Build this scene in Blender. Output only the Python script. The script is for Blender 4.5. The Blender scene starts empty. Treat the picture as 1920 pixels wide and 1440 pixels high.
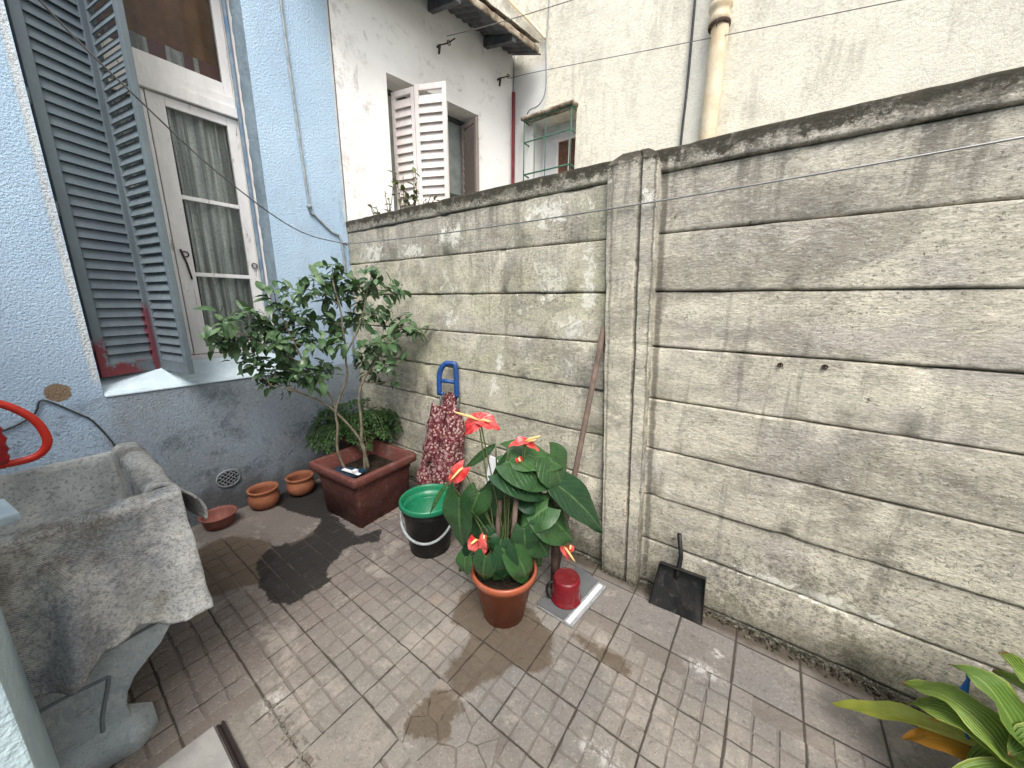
import bpy, bmesh, math, random
from mathutils import Vector, Matrix, noise
random.seed(7)
R = math.radians
V = Vector
S = bpy.context.scene
# ------------------------------------------------------------------ camera
cam = bpy.data.cameras.new('camera'); co = bpy.data.objects.new('camera', cam)
S.collection.objects.link(co); S.camera = co
cam.sensor_width = 36; cam.lens = 666.12 / 1920 * 36; cam.clip_start = .02; cam.clip_end = 300
Fv, Rv, Uv = V((-.5712, .7903, -.2217)), V((.8094, .5872, .0081)), V((-.1366, .1748, .9751))
CAM = V((3.0084, -1.7767, 1.5))
m = Matrix((Rv, Uv, -Fv)).transposed().to_4x4(); m.translation = CAM; co.matrix_world = m
# ------------------------------------------------------------------ sky and sun (overcast)
W = bpy.data.worlds.new('World'); S.world = W; W.use_nodes = True
wn = W.node_tree; bg = wn.nodes['Background']
sky = wn.nodes.new('ShaderNodeTexSky'); sky.sky_type = 'NISHITA'; sky.sun_disc = False
SUN_EL, SUN_AZ = 56, 138      # azimuth clockwise from +Y
sky.sun_elevation = R(SUN_EL); sky.sun_rotation = R(SUN_AZ); sky.dust_density = 4; sky.air_density = 1
hs = wn.nodes.new('ShaderNodeHueSaturation'); hs.inputs['Saturation'].default_value = .22
wn.links.new(sky.outputs[0], hs.inputs['Color']); wn.links.new(hs.outputs[0], bg.inputs['Color'])
bg.inputs['Strength'].default_value = .15
sl = bpy.data.lights.new('sun', 'SUN'); sl.energy = 1.5; sl.angle = R(30); sl.color = (1, .95, .87)
so = bpy.data.objects.new('sun', sl); S.collection.objects.link(so)
sd = V((math.sin(R(SUN_AZ)) * math.cos(R(SUN_EL)), math.cos(R(SUN_AZ)) * math.cos(R(SUN_EL)), math.sin(R(SUN_EL))))
so.rotation_euler = sd.to_track_quat('Z', 'Y').to_euler()
vs = S.view_settings; vs.view_transform = 'Standard'; vs.look = 'None'; vs.exposure = .88; vs.gamma = 1
S.render.engine = 'CYCLES'; S.cycles.max_bounces = 8; S.cycles.transparent_max_bounces = 12
S.cycles.caustics_reflective = False; S.cycles.caustics_refractive = False

# ------------------------------------------------------------------ helpers
def empty(name, loc=(0, 0, 0)):
    o = bpy.data.objects.new(name, None); o.empty_display_size = .1
    S.collection.objects.link(o); o.location = loc; return o
def tag(o, label=None, cat=None, group=None, kind=None):
    for k, v in (('label', label), ('category', cat), ('group', group), ('kind', kind)):
        if v: o[k] = v
    return o
def worldloc(o):
    p = V((0, 0, 0))
    while o: p += V(o.location); o = o.parent
    return p
class MB:
    """collects faces in WORLD coordinates; build() links them as one mesh object"""
    def __init__(s): s.v = []; s.f = []; s.sm = []; s.at = {}
    def add(s, vs, fs, smooth=False):
        b = len(s.v); s.v += [tuple(x) for x in vs]
        s.f += [tuple(i + b for i in f) for f in fs]; s.sm += [smooth] * len(fs); return s
    def box(s, a, b, M=None, bev=0):
        x0, y0, z0 = a; x1, y1, z1 = b
        if bev:
            bm = bmesh.new(); bmesh.ops.create_cube(bm, size=1)
            for v in bm.verts:
                v.co = V(((x0 + x1) / 2 + v.co.x * (x1 - x0), (y0 + y1) / 2 + v.co.y * (y1 - y0), (z0 + z1) / 2 + v.co.z * (z1 - z0)))
            bmesh.ops.bevel(bm, geom=bm.edges[:], offset=bev, segments=2, affect='EDGES', profile=.6)
            vs = [v.co.copy() for v in bm.verts]; fs = [[v.index for v in f.verts] for f in bm.faces]
            bm.free()
        else:
            vs = [V((x, y, z)) for x in (x0, x1) for y in (y0, y1) for z in (z0, z1)]
            fs = [(0, 1, 3, 2), (4, 6, 7, 5), (0, 4, 5, 1), (2, 3, 7, 6), (0, 2, 6, 4), (1, 5, 7, 3)]
        if M is not None: vs = [M @ v for v in vs]
        return s.add(vs, fs)
    def grid(s, fn, nu, nv, smooth=True, closed=False):
        vs = [fn(i / nu, j / nv) for i in range(nu + (0 if closed else 1)) for j in range(nv + 1)]
        n = nu if closed else nu + 1
        fs = [(i * (nv + 1) + j, ((i + 1) % n) * (nv + 1) + j, ((i + 1) % n) * (nv + 1) + j + 1, i * (nv + 1) + j + 1)
              for i in range(nu) for j in range(nv)]
        return s.add(vs, fs, smooth)
    def tube(s, pts, r, n=8, caps=True):
        pts = [V(p) for p in pts]; rr = r if isinstance(r, (list, tuple)) else [r] * len(pts)
        vs = []; up = None
        for i, p in enumerate(pts):
            t = (pts[min(i + 1, len(pts) - 1)] - pts[max(i - 1, 0)]).normalized()
            if up is None: up = t.orthogonal().normalized()
            up = (up - t * up.dot(t)); up = up.normalized() if up.length > 1e-5 else t.orthogonal().normalized()
            w = t.cross(up)
            vs += [p + (up * math.cos(2 * math.pi * k / n) + w * math.sin(2 * math.pi * k / n)) * rr[i] for k in range(n)]
        fs = [(i * n + k, i * n + (k + 1) % n, (i + 1) * n + (k + 1) % n, (i + 1) * n + k) for i in range(len(pts) - 1) for k in range(n)]
        if caps: fs += [tuple(range(n - 1, -1, -1)), tuple((len(pts) - 1) * n + k for k in range(n))]
        return s.add(vs, fs, True)
    def lathe(s, prof, c=(0, 0, 0), n=40, axis=None, wob=0):
        """prof: list of (r, z)"""
        c = V(c); M = axis or Matrix.Identity(3); vs = []
        for r, z in prof:
            for k in range(n):
                a = 2 * math.pi * k / n
                q = r * (1 + wob * math.sin(3 * a + z * 20))
                vs.append(c + M @ V((q * math.cos(a), q * math.sin(a), z)))
        fs = [(i * n + k, i * n + (k + 1) % n, (i + 1) * n + (k + 1) % n, (i + 1) * n + k) for i in range(len(prof) - 1) for k in range(n)]
        if prof[0][0] > 0: pass
        return s.add(vs, fs, True)
    def disc(s, c, r, n=32, z=0, M=None):
        vs = [V(c) + (M @ V((r * math.cos(2 * math.pi * k / n), r * math.sin(2 * math.pi * k / n), 0)) if M else V((r * math.cos(2 * math.pi * k / n), r * math.sin(2 * math.pi * k / n), 0))) for k in range(n)]
        return s.add(vs, [tuple(range(n))])
    def prism(s, poly, d):
        """poly: world points, d: extrusion vector"""
        n = len(poly); poly = [V(p) for p in poly]; d = V(d)
        return s.add(poly + [p + d for p in poly], [tuple(range(n - 1, -1, -1)), tuple(range(n, 2 * n))] + [(i, (i + 1) % n, n + (i + 1) % n, n + i) for i in range(n)])
    def build(s, name, mat, parent=None, loc=None, solid=0, bevel=0, sub=0, auto=None):
        me = bpy.data.meshes.new(name)
        base = worldloc(parent) if parent else V(loc or (0, 0, 0))
        me.from_pydata([tuple(V(v) - base) for v in s.v], [], s.f); me.update()
        me.polygons.foreach_set('use_smooth', s.sm)
        for an, vals in s.at.items():
            a = me.attributes.new(an, 'FLOAT', 'POINT'); a.data.foreach_set('value', vals)
        bm = bmesh.new(); bm.from_mesh(me); bmesh.ops.recalc_face_normals(bm, faces=bm.faces[:]); bm.to_mesh(me); bm.free()
        me.materials.append(mat)
        o = bpy.data.objects.new(name, me); S.collection.objects.link(o)
        if parent: o.parent = parent
        else: o.location = base
        if sub: q = o.modifiers.new('s', 'SUBSURF'); q.levels = q.render_levels = sub
        if solid: q = o.modifiers.new('t', 'SOLIDIFY'); q.thickness = solid; q.offset = 0
        if bevel: q = o.modifiers.new('b', 'BEVEL'); q.width = bevel; q.segments = 2; q.limit_method = 'ANGLE'
        return o
def nz(p, sc=1, seed=0): return noise.noise(V(p) * sc + V((seed * 7.3, seed * 3.1, seed)))
def bez(pts, n=24):
    """catmull-rom through points"""
    P = [V(p) for p in pts]; P = [P[0] * 2 - P[1]] + P + [P[-1] * 2 - P[-2]]; out = []
    segs = len(P) - 3; per = max(2, n // segs)
    for i in range(segs):
        a, b, c, d = P[i:i + 4]
        for k in range(per):
            t = k / per
            out.append(.5 * ((2 * b) + (c - a) * t + (2 * a - 5 * b + 4 * c - d) * t * t + (3 * b - a - 3 * c + d) * t ** 3))
    out.append(P[-2]); return out

# ------------------------------------------------------------------ material helper
class Mat:
    def __init__(s, name, rough=.85, spec=.3):
        s.m = bpy.data.materials.new(name); s.m.use_nodes = True; s.t = s.m.node_tree
        s.b = s.t.nodes['Principled BSDF']; s.out = s.t.nodes['Material Output']
        s.b.inputs['Roughness'].default_value = rough; s.b.inputs['Specular IOR Level'].default_value = spec
        g = s.t.nodes.new('ShaderNodeNewGeometry'); s.pos = g.outputs['Position']; s.geo = g
        sp = s.t.nodes.new('ShaderNodeSeparateXYZ'); s.t.links.new(s.pos, sp.inputs[0]); s.x, s.y, s.z = sp.outputs
    def put(s, sock, v):
        if isinstance(v, bpy.types.NodeSocket): s.t.links.new(v, sock)
        elif isinstance(v, (tuple, list)) and len(v) == 3 and sock.type == 'RGBA': sock.default_value = (*v, 1)
        else: sock.default_value = v
    def math(s, op, a, b=0, c=None, clamp=False):
        n = s.t.nodes.new('ShaderNodeMath'); n.operation = op; n.use_clamp = clamp
        s.put(n.inputs[0], a); s.put(n.inputs[1], b)
        if c is not None: s.put(n.inputs[2], c)
        return n.outputs[0]
    def add(s, a, b): return s.math('ADD', a, b)
    def mul(s, a, b): return s.math('MULTIPLY', a, b)
    def mx(s, a, b): return s.math('MAXIMUM', a, b)
    def mp(s, a, f0, f1, t0=0, t1=1):
        n = s.t.nodes.new('ShaderNodeMapRange'); n.interpolation_type = 'SMOOTHSTEP'
        for i, v in enumerate((a, f0, f1, t0, t1)): s.put(n.inputs[i], v)
        return n.outputs[0]
    def noise(s, scale, detail=5, rough=.55, dist=0, st=(1, 1, 1), off=(0, 0, 0)):
        mpn = s.t.nodes.new('ShaderNodeMapping'); mpn.inputs['Scale'].default_value = st; mpn.inputs['Location'].default_value = off
        s.t.links.new(s.pos, mpn.inputs[0]); n = s.t.nodes.new('ShaderNodeTexNoise'); s.t.links.new(mpn.outputs[0], n.inputs['Vector'])
        n.inputs['Scale'].default_value = scale; n.inputs['Detail'].default_value = detail
        n.inputs['Roughness'].default_value = rough; n.inputs['Distortion'].default_value = dist
        return n.outputs[0]
    def voro(s, scale, feat='DISTANCE_TO_EDGE', st=(1, 1, 1)):
        mpn = s.t.nodes.new('ShaderNodeMapping'); mpn.inputs['Scale'].default_value = st
        s.t.links.new(s.pos, mpn.inputs[0]); n = s.t.nodes.new('ShaderNodeTexVoronoi'); n.feature = feat
        s.t.links.new(mpn.outputs[0], n.inputs['Vector']); n.inputs['Scale'].default_value = scale
        return n.outputs['Distance']
    def attr(s, name):
        n = s.t.nodes.new('ShaderNodeAttribute'); n.attribute_name = name; return n.outputs['Fac']
    def rnd(s):
        return s.geo.outputs['Random Per Island']
    def mix(s, f, a, b):
        n = s.t.nodes.new('ShaderNodeMix'); n.data_type = 'RGBA'
        s.put(n.inputs[0], f); s.put(n.inputs[6], a); s.put(n.inputs[7], b); return n.outputs[2]
    def box(s, c, w, e=.01):
        """soft box mask in world coordinates, axis given by None to skip"""
        r = 1.0
        for sock, cc, ww in zip((s.x, s.y, s.z), c, w):
            if cc is None: continue
            d = s.math('ABSOLUTE', s.math('SUBTRACT', sock, cc)); k = s.mp(d, ww + e, ww - e); r = k if r == 1.0 else s.mul(r, k)
        return r
    def col(s, v): s.put(s.b.inputs['Base Color'], v); return s
    def rough(s, v): s.put(s.b.inputs['Roughness'], v); return s
    def bump(s, h, dist=.01, strength=1):
        n = s.t.nodes.new('ShaderNodeBump'); n.inputs['Distance'].default_value = dist; n.inputs['Strength'].default_value = strength
        s.put(n.inputs['Height'], h); s.t.links.new(n.outputs[0], s.b.inputs['Normal']); return s
def simple(name, c, rough=.6, spec=.4, var=.25, scale=9, bump=.0015, bs=60, c2=None, metal=0, scuff=0):
    M = Mat(name, rough, spec); M.b.inputs['Metallic'].default_value = metal
    d = c2 or tuple(x * (1 - var) for x in c)
    cc = M.mix(M.mp(M.noise(scale, 6, .65), .35, .65), c, d)
    if scuff:
        cc = M.mix(M.mul(M.mp(M.noise(24, 6, .85, .6), .55, .63), scuff), cc, (.30, .27, .23)); cc = M.mix(M.mul(M.mp(M.noise(7, 5, .8, 0, (1, 1, .4)), .5, .7), scuff), cc, (.16, .13, .10))
    M.col(cc)
    M.rough(M.mp(M.noise(scale * 2, 4), .3, .7, max(0, rough - .12), min(1, rough + .12)))
    if bump: M.bump(M.noise(bs, 4), bump)
    return M.m
MT = {}
# blue stucco -----------------------------------------------------
def m_blue():
    M = Mat('blue_stucco', .9, .2)
    c = M.mix(M.mp(M.noise(1.6, 4), .35, .65), (.45, .595, .74), (.40, .54, .69))
    c = M.mix(M.mul(M.mp(M.noise(28, 5, .7), .55, .75), .35), c, (.52, .64, .74))
    c = M.mix(M.mul(M.mp(M.z, 2.2, 1.0), .5), c, (.33, .41, .54))                 # darker violet-blue lower down
    # the band under the sill is a repainted dado gone grey and mouldy
    nn = M.noise(5, 6, .7, .6); edge = M.add(M.z, M.mul(M.math('SUBTRACT', nn, .5), .10))
    right = M.mp(M.add(M.y, M.mul(M.math('SUBTRACT', nn, .5), .25)), -1.66, -1.50)
    c = M.mix(M.mul(M.mul(M.mp(edge, .975, .955), right), .85), c, (.225, .25, .265))
    c = M.mix(M.mul(M.mp(edge, .7, .3), .35), c, (.16, .175, .19))
    blot = M.mul(M.mp(M.noise(3.3, 7, .75, .4), .5, .66), M.mp(M.z, 1.02, .85))
    c = M.mix(M.mul(blot, .75), c, (.07, .085, .10))
    spots = M.mul(M.mp(M.noise(50, 6, .88), .53, .62), M.mp(M.z, 1.1, .75))
    c = M.mix(M.mul(spots, .75), c, (.05, .055, .065)); c = M.mix(M.mul(M.mul(M.mp(M.noise(36, 5, .85, 0, (1, 1, 1), (1, 7, 7)), .50, .62), M.mp(M.z, 1.0, .9)), .45), c, (.36, .43, .48))
    c = M.mix(M.mul(M.mp(M.noise(16, 5, .8, 0, (1, 1, 1), (4, 2, 1)), .62, .7), .45), c, (.16, .20, .25))
    c = M.mix(M.mul(M.mul(M.mp(M.noise(4, 5, .7, 0, (1, 1, 1), (9, 1, 1)), .55, .7), M.mp(M.z, 1, .8)), .4), c, (.36, .30, .33))
    wet = M.mp(M.add(M.z, M.mul(M.math('SUBTRACT', M.noise(4.5, 5, .7), .5), .35)), .30, .12)
    c = M.mix(M.mul(wet, .8), c, (.075, .072, .07))
    # chipped pale strip beside the shutter, peeling corner by the concrete wall
    ch = M.mul(M.mp(M.math('ABSOLUTE', M.add(M.y, 1.572)), M.add(.004, M.mul(M.noise(11, 6, .8), .040)), .004), M.mp(M.z, 1.0, 1.1))
    c = M.mix(M.mul(ch, .8), c, M.mix(M.mp(M.noise(22, 5, .8), .56, .66), (.60, .61, .60), (.26, .22, .18)))
    ch2 = M.mul(M.mp(M.add(M.y, M.mul(M.noise(14, 5, .8), .05)), .0, .03), M.mp(M.z, 1.9, 2.2))
    c = M.mix(ch2, c, (.62, .60, .56))
    dk = M.mul(M.mp(M.noise(9, 6, .8, 0, (1, 1, .5), (3, 3, 3)), .5, .62), M.mp(M.y, -.22, -.02))
    c = M.mix(M.mul(M.mul(dk, M.mp(M.z, 2.6, 2.0)), .6), c, (.22, .22, .24))
    c = M.mix(M.mul(M.mp(M.noise(90, 3, .6), .50, .64), .16), c, (.20, .27, .36))
    c = M.mix(M.mul(M.mp(M.noise(2.2, 6, .7, .3, (1, 1, .6), (6, 6, 2)), .5, .64), .28), c, (.30, .36, .46))
    # missing plaster: a brown plug hole
    d = M.math('SQRT', M.add(M.math('POWER', M.add(M.y, 1.71), 2), M.math('POWER', M.math('SUBTRACT', M.z, 1.02), 2)))
    d = M.add(d, M.mul(M.noise(30, 4), .03))
    c = M.mix(M.mp(d, .066, .058), c, (.22, .16, .11))
    M.col(c)
    h = M.add(M.mul(M.noise(88, 3, .55), 1.0), M.mul(M.noise(200, 2), .3))
    h = M.add(h, M.mul(M.noise(3, 3), .8)); h = M.math('SUBTRACT', h, M.mul(ch, .3))
    M.bump(h, .010, .8); return M.m
MT['blue'] = m_blue()
# weathered concrete ---------------------------------------------
FLK = [(1.20, 1.93, .20, .12), (1.93, 1.97, .22, .12), (2.21, 1.56, .07, .30), (2.12, 1.37, .16, .12), (1.63, 1.14, .06, .10), (1.58, .97, .07, .12), (.35, 1.88, .25, .12), (2.49, 1.96, .06, .08), (2.20, 1.72, .06, .14), (.80, 1.86, .25, .10), (1.2, 1.40, .10, .10), (2.70, .60, .05, .05), (3.3, .30, .5, .05)]
def m_conc(name, green=1.0, post=False):
    M = Mat(name, .92, .15)
    left = M.mp(M.x, 2.45, 2.25)
    c = M.mix(M.mp(M.noise(1.1, 5, .6, .3), .35, .68), (.80, .745, .595), (.64, .59, .475))
    c = M.mix(M.mul(left, M.mul(M.mp(M.noise(2.4, 4), .38, .6), .75)), c, (.54, .53, .35))
    c = M.mix(M.mul(M.mp(M.noise(5, 6, .7, .2, (1, 1, 2.5), (3, 0, 0)), .46, .66), .5), c, (.26, .24, .20))
    c = M.mix(M.mul(M.mp(M.noise(3.1, 4, .6, 0, (1, 1, 1.4), (1, 5, 2)), .50, .64), .5), c, (.47, .43, .415))
    bb = M.mp(M.noise(1.5, 6, .7, .2, (.45, 1, 1.9), (21, 3, 1)), .50, .66); c = M.mix(M.mul(bb, .42), c, (.17, .155, .13))
    bb = M.mp(M.noise(2.6, 6, .75, .2, (.6, 1, 1.5), (11, 3, 8)), .50, .62); c = M.mix(M.mul(bb, .40), c, (.70, .66, .55))
    # grey film over the top boards
    tp = M.mp(M.add(M.z, M.mul(M.math('SUBTRACT', M.noise(2.2, 4), .5), .5)), 1.55, 2.1)
    c = M.mix(M.mul(tp, .42), c, (.31, .29, .27))
    # drips
    drip = M.mul(M.mp(M.noise(7, 5, .7, .15, (1, 1, .12)), .5, .62), M.mp(M.z, 1.5, 2.1))
    c = M.mix(M.mul(drip, .75), c, (.11, .10, .092))
    dr2 = M.mul(M.mp(M.noise(11, 4, .7, .1, (1, 1, .07), (5, 5, 1)), .54, .62), M.mp(M.noise(1.3, 2, .5, 0, (1, 1, 1), (9, 1, 5)), .45, .6)); c = M.mix(M.mul(dr2, .5), c, (.19, .175, .15))
    # mould specks everywhere, denser low and at the very top
    dens = M.add(M.mul(M.mp(M.z, .9, .0), .11), M.mul(M.mp(M.z, 2.02, 2.17), .3))
    dens = M.add(dens, M.mul(M.math('SUBTRACT', M.noise(1.3, 4, .6, 0, (1, 1, 1), (7, 7, 7)), .5), .35))
    sp = M.mp(M.add(M.noise(30, 6, .8), dens), .60, .70)
    c = M.mix(M.mul(sp, .8), c, (.085, .08, .065))
    c = M.mix(M.mul(M.mp(M.noise(55, 3, .7, 0, (.35, 1, 2.6), (8, 1, 1)), .50, .64), .38), c, (.20, .185, .15))
    c = M.mix(M.mul(M.mul(M.mp(M.noise(60, 3, .6, 0, (1.6, 1, .25), (1, 1, 4)), .5, .66), left), .40), c, (.24, .23, .15))
    c = M.mix(M.mul(M.mp(M.noise(2.0, 7, .75, .8, (1, 1, 1.5), (4, 9, 2)), .49, .60), .50), c, (.19, .172, .14))
    c = M.mix(M.mul(M.mp(M.noise(70, 5, .85, 0, (.8, 1, 1.5), (3, 3, 3)), .47, .58), .46), c, (.26, .24, .20)); c = M.mix(M.mul(M.mp(M.noise(26, 6, .85, .3, (.8, 1, 1.3), (3, 13, 3)), .53, .62), .34), c, (.17, .155, .13))
    c = M.mix(M.mul(M.mp(M.noise(60, 5, .85, 0, (.7, 1, 1.6), (13, 3, 3)), .52, .62), .45), c, (.80, .77, .69))
    sp2 = M.mp(M.add(M.noise(75, 3, .7, 0, (1, 1, 1.6)), M.mul(dens, .6)), .60, .68)
    c = M.mix(M.mul(sp2, .7), c, (.12, .11, .09))
    gr = M.mul(M.mp(M.noise(4, 6, .7, 0, (1, 1, 1), (2, 8, 1)), .5, .62), M.mp(M.z, .55, .1))
    c = M.mix(M.mul(gr, .65 * green), c, (.125, .125, .07))
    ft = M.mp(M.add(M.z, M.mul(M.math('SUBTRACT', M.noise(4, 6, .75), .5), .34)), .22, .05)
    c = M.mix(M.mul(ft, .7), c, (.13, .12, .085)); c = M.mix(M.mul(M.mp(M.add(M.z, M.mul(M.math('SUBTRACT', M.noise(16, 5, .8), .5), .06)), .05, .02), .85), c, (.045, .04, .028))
    c = M.mix(M.mul(M.mp(M.noise(17, 7, .8, .3, (1, 1, 1), (5, 2, 7)), M.mp(M.z, 0, 1.0, .5, .60), .66), .5), c, (.15, .14, .115))
    # bands of soot along board seams
    zz = M.math('FRACT', M.math('DIVIDE', M.math('SUBTRACT', M.z, .024), .2555))
    zz = M.math('ABSOLUTE', M.math('SUBTRACT', zz, .5))
    sb = M.mul(M.mp(M.add(zz, M.mul(M.math('SUBTRACT', M.noise(9, 5, .8), .5), .22)), .42, .5), M.mp(M.noise(3.5, 5, .7, 0, (1, 1, .5), (5, 5, 5)), .42, .62))
    if not post: c = M.mix(M.mul(sb, .6), c, (.11, .10, .085))
    xl = M.add(M.x, M.mul(M.z, .045)); gn = M.mul(M.math('SUBTRACT', M.noise(14, 5, .8), .5), .03)
    for gx_, gw_, ga_ in (((2.542, .012, .75), (2.414, .008, .5), (2.606, .007, .6)) if post else ((2.632, .020, .7), (2.385, .022, .55))):
        c = M.mix(M.mul(M.mp(M.math('ABSOLUTE', M.add(M.math('SUBTRACT', xl, gx_), gn)), gw_, gw_ * .3), ga_), c, (.085, .08, .065))
    # flaked limewash, mostly on the left bay
    fl = M.noise(4.2, 8, .72, 1.2, (1, 1, 1), (3.3, 0, 6.1))
    e = M.mp(M.math('ABSOLUTE', M.math('SUBTRACT', fl, .565)), .009, .003)
    e = M.mx(e, M.mul(M.mp(fl, .60, .61), M.mp(M.noise(30, 5, .8), .44, .5)))
    wh = M.mul(e, M.mul(M.mp(M.noise(1.9, 3, .6, 0, (1, 1, 1), (2, 2, 6)), .43, .50), M.add(.15, M.mul(left, .85))))
    c = M.mix(M.mul(wh, .8), c, (.70, .68, .58))
    ef = M.noise(9, 7, .78, 1.0, (1, 1, 1), (4, 4, 9)); ef = M.mul(M.mp(M.math('ABSOLUTE', M.math('SUBTRACT', ef, .5)), .014, .003), M.mp(M.add(M.z, M.mul(M.noise(2.5, 3), .8)), 1.1, .6))
    c = M.mix(M.mul(ef, .5), c, (.60, .57, .48))
    fk = 0
    for fx, fz, rx, rz in FLK:
        dx = M.math('DIVIDE', M.math('SUBTRACT', M.x, fx), rx); dz = M.math('DIVIDE', M.math('SUBTRACT', M.z, fz), rz)
        dd = M.mp(M.math('SQRT', M.add(M.mul(dx, dx), M.mul(dz, dz))), 1.15, .2); fk = dd if isinstance(fk, int) else M.mx(fk, dd)
    fn = M.mp(M.add(M.noise(19, 7, .8, .8), M.mul(fk, .20)), .66, .69); fk2 = M.mul(fn, M.mp(fk, .0, .15))
    c = M.mix(M.mul(M.mul(fk, M.mp(M.noise(8, 5, .7), .4, .6)), .35), c, (.60, .59, .47)); c = M.mix(M.mul(fk2, .85), c, (.78, .76, .68))
    # mossy crown
    c = M.mix(M.mul(M.mp(M.noise(14, 6, .8), M.mp(M.z, 2.06, 2.16, .62, .30), M.mp(M.z, 2.06, 2.16, .70, .46)), .9), c, (.050, .045, .033))
    M.col(c)
    h = M.add(M.mul(M.noise(60, 6, .75, 0, (1, 1, 2.2)), .9), M.mul(M.noise(9, 4, .6), .35))
    h = M.add(h, M.mul(wh, .35)); h = M.math('SUBTRACT', h, M.mul(M.mp(M.noise(90, 2), .66, .75), .5))
    M.bump(h, .007, .9); return M.m
MT['conc'] = m_conc('weathered_concrete'); MT['post'] = m_conc('post_concrete', .7, True)
# whitewashed neighbour walls --------------------------------------
def m_white():
    M = Mat('white_render', .9, .2)
    c = M.mix(M.mp(M.noise(1.4, 4), .4, .65), (.84, .83, .81), (.74, .73, .71))
    c = M.mix(M.mul(M.mp(M.noise(6, 7, .75, .4), .56, .70), .5), c, (.42, .40, .38))
    c = M.mix(M.mul(M.mp(M.noise(3, 7, .8, 1.5, (1, 1, .6), (5, 1, 1)), .62, .66), .5), c, (.36, .34, .31))
    lo = M.mp(M.add(M.y, M.mul(M.noise(5, 5, .8), .3)), .42, .2)
    c = M.mix(M.mul(lo, M.mul(M.mp(M.noise(8, 6, .8), .47, .6), .5)), c, (.40, .36, .34))
    M.col(c).bump(M.add(M.noise(22, 5, .6), M.mul(M.noise(90, 3), .2)), .006, .6); return M.m
def m_cream():
    M = Mat('cream_render', .92, .15)
    c = M.mix(M.mp(M.noise(.9, 5), .35, .65), (.86, .82, .69), (.79, .76, .655))
    c = M.mix(M.mul(M.mp(M.noise(2.2, 6, .7, 0, (1, 1, 1), (3, 1, 6)), .50, .66), .40), c, (.66, .63, .56))
    cr = M.noise(17, 6, .75, .5); cr = M.mp(M.math('ABSOLUTE', M.math('SUBTRACT', cr, .5)), .022, .0)
    dn = M.mp(M.noise(1.6, 4, .6, 0, (1, 1, 1), (8, 3, 3)), .40, .62)
    c = M.mix(M.mul(M.mp(M.noise(48, 6, .88), .50, .60), M.add(.16, M.mul(dn, .30))), c, (.42, .39, .31)); c = M.mix(M.mul(M.mp(M.noise(3.5, 7, .8, .3, (1, 1, .5), (3, 9, 6)), .50, .62), .35), c, (.44, .42, .36)); c = M.mix(M.mul(M.mp(M.noise(40, 5, .85, 0, (1, 1, 1), (3, 9, 6)), .54, .62), .4), c, (.84, .82, .75))
    c = M.mix(M.mul(M.mp(M.noise(34, 5, .8), .58, .68), M.mul(dn, .40)), c, (.40, .37, .30))
    c = M.mix(M.mul(M.mul(M.mp(M.noise(5, 6, .75, .2, (1, 1, .16), (2, 2, 7)), .50, .62), M.mp(M.noise(1.2, 3, .6, 0, (1, 1, 1), (4, 8, 2)), .42, .58)), .42), c, (.42, .40, .34))
    c = M.mix(M.mul(M.mul(M.mp(M.noise(12, 8, .85, .8, (1, 1, 1), (6, 2, 2)), .52, .60), M.mp(M.add(M.x, M.mul(M.noise(2, 3), .8)), 2.0, 1.0)), .55), c, (.40, .37, .28))
    hair = M.noise(3.2, 9, .7, .5, (1, 1, 1), (4, 14, 4)); c = M.mix(M.mul(M.mp(M.math('ABSOLUTE', M.math('SUBTRACT', hair, .5)), .006, .001), .5), c, (.33, .31, .25))
    up = M.mp(M.add(M.z, M.mul(M.noise(2, 4), 1.2)), 4.6, 5.4)
    c = M.mix(M.mul(M.mul(up, M.mp(M.noise(9, 7, .8, .6), .47, .6)), .6), c, (.34, .31, .26))
    c = M.mix(M.mul(M.mul(M.mp(M.math('ABSOLUTE', M.math('SUBTRACT', M.x, 2.26)), .15, .13), M.mp(M.noise(7, 5, .7), .3, .5)), .5), c, (.83, .82, .78))
    # lime-washed lower corner beside the shuttered house
    lw = M.mul(M.mp(M.x, .80, .70), M.mp(M.z, 3.98, 3.90)); c = M.mix(lw, c, (.76, .76, .74))
    M.col(c).bump(M.add(M.noise(46, 6, .8), M.mul(M.noise(9, 4), .6)), .012, .9); return M.m
MT['white'] = m_white(); MT['cream'] = m_cream()
# shutters -------------------------------------------------------------
def m_shut(name, c1, c2, red=False):
    M = Mat(name, .55, .4)
    c = M.mix(M.mp(M.noise(3, 6, .7, 0, (1, 1, .4)), .35, .65), c1, c2)
    c = M.mix(M.mul(M.mp(M.noise(18, 6, .8), .58, .7), .4), c, tuple(x * 1.5 for x in c1))
    if red:   # old red primer showing on the lowest rail and stiles
        n = M.mul(M.math('SUBTRACT', M.noise(24, 6, .85), .5), .20)
        a = M.mul(M.mul(M.mp(M.add(M.z, n), 1.150, 1.12), M.mp(M.add(M.y, n), -1.33, -1.40)), M.mp(M.noise(22, 5, .8, 0, (1, 1, 1), (1, 1, 4)), .36, .44))
        b = M.mul(M.mp(M.add(M.y, n), -1.502, -1.512), M.mp(M.add(M.z, n), 1.30, 1.24))
        d = M.mul(M.mul(M.mp(M.add(M.y, M.mul(n, .5)), -1.312, -1.305), M.mp(M.add(M.z, n), 1.52, 1.42)), M.mp(M.y, -1.268, -1.285))
        k = M.mx(M.mx(a, b), d); c = M.mix(M.mul(k, .92), c, (.17, .022, .028))
        bl = M.mul(M.mp(M.noise(5, 4), .5, .62), 0.15); c = M.mix(bl, c, (.14, .13, .2))
    M.col(c).rough(M.mp(M.noise(30, 4), .3, .7, .42, .7)).bump(M.add(M.noise(12, 6, .7, 0, (1, 1, 5)), M.mul(M.noise(90, 3), .2)), .003, .5); return M.m
MT['shut'] = m_shut('grey_shutter_paint', (.150, .187, .208), (.11, .14, .158), True)
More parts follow.
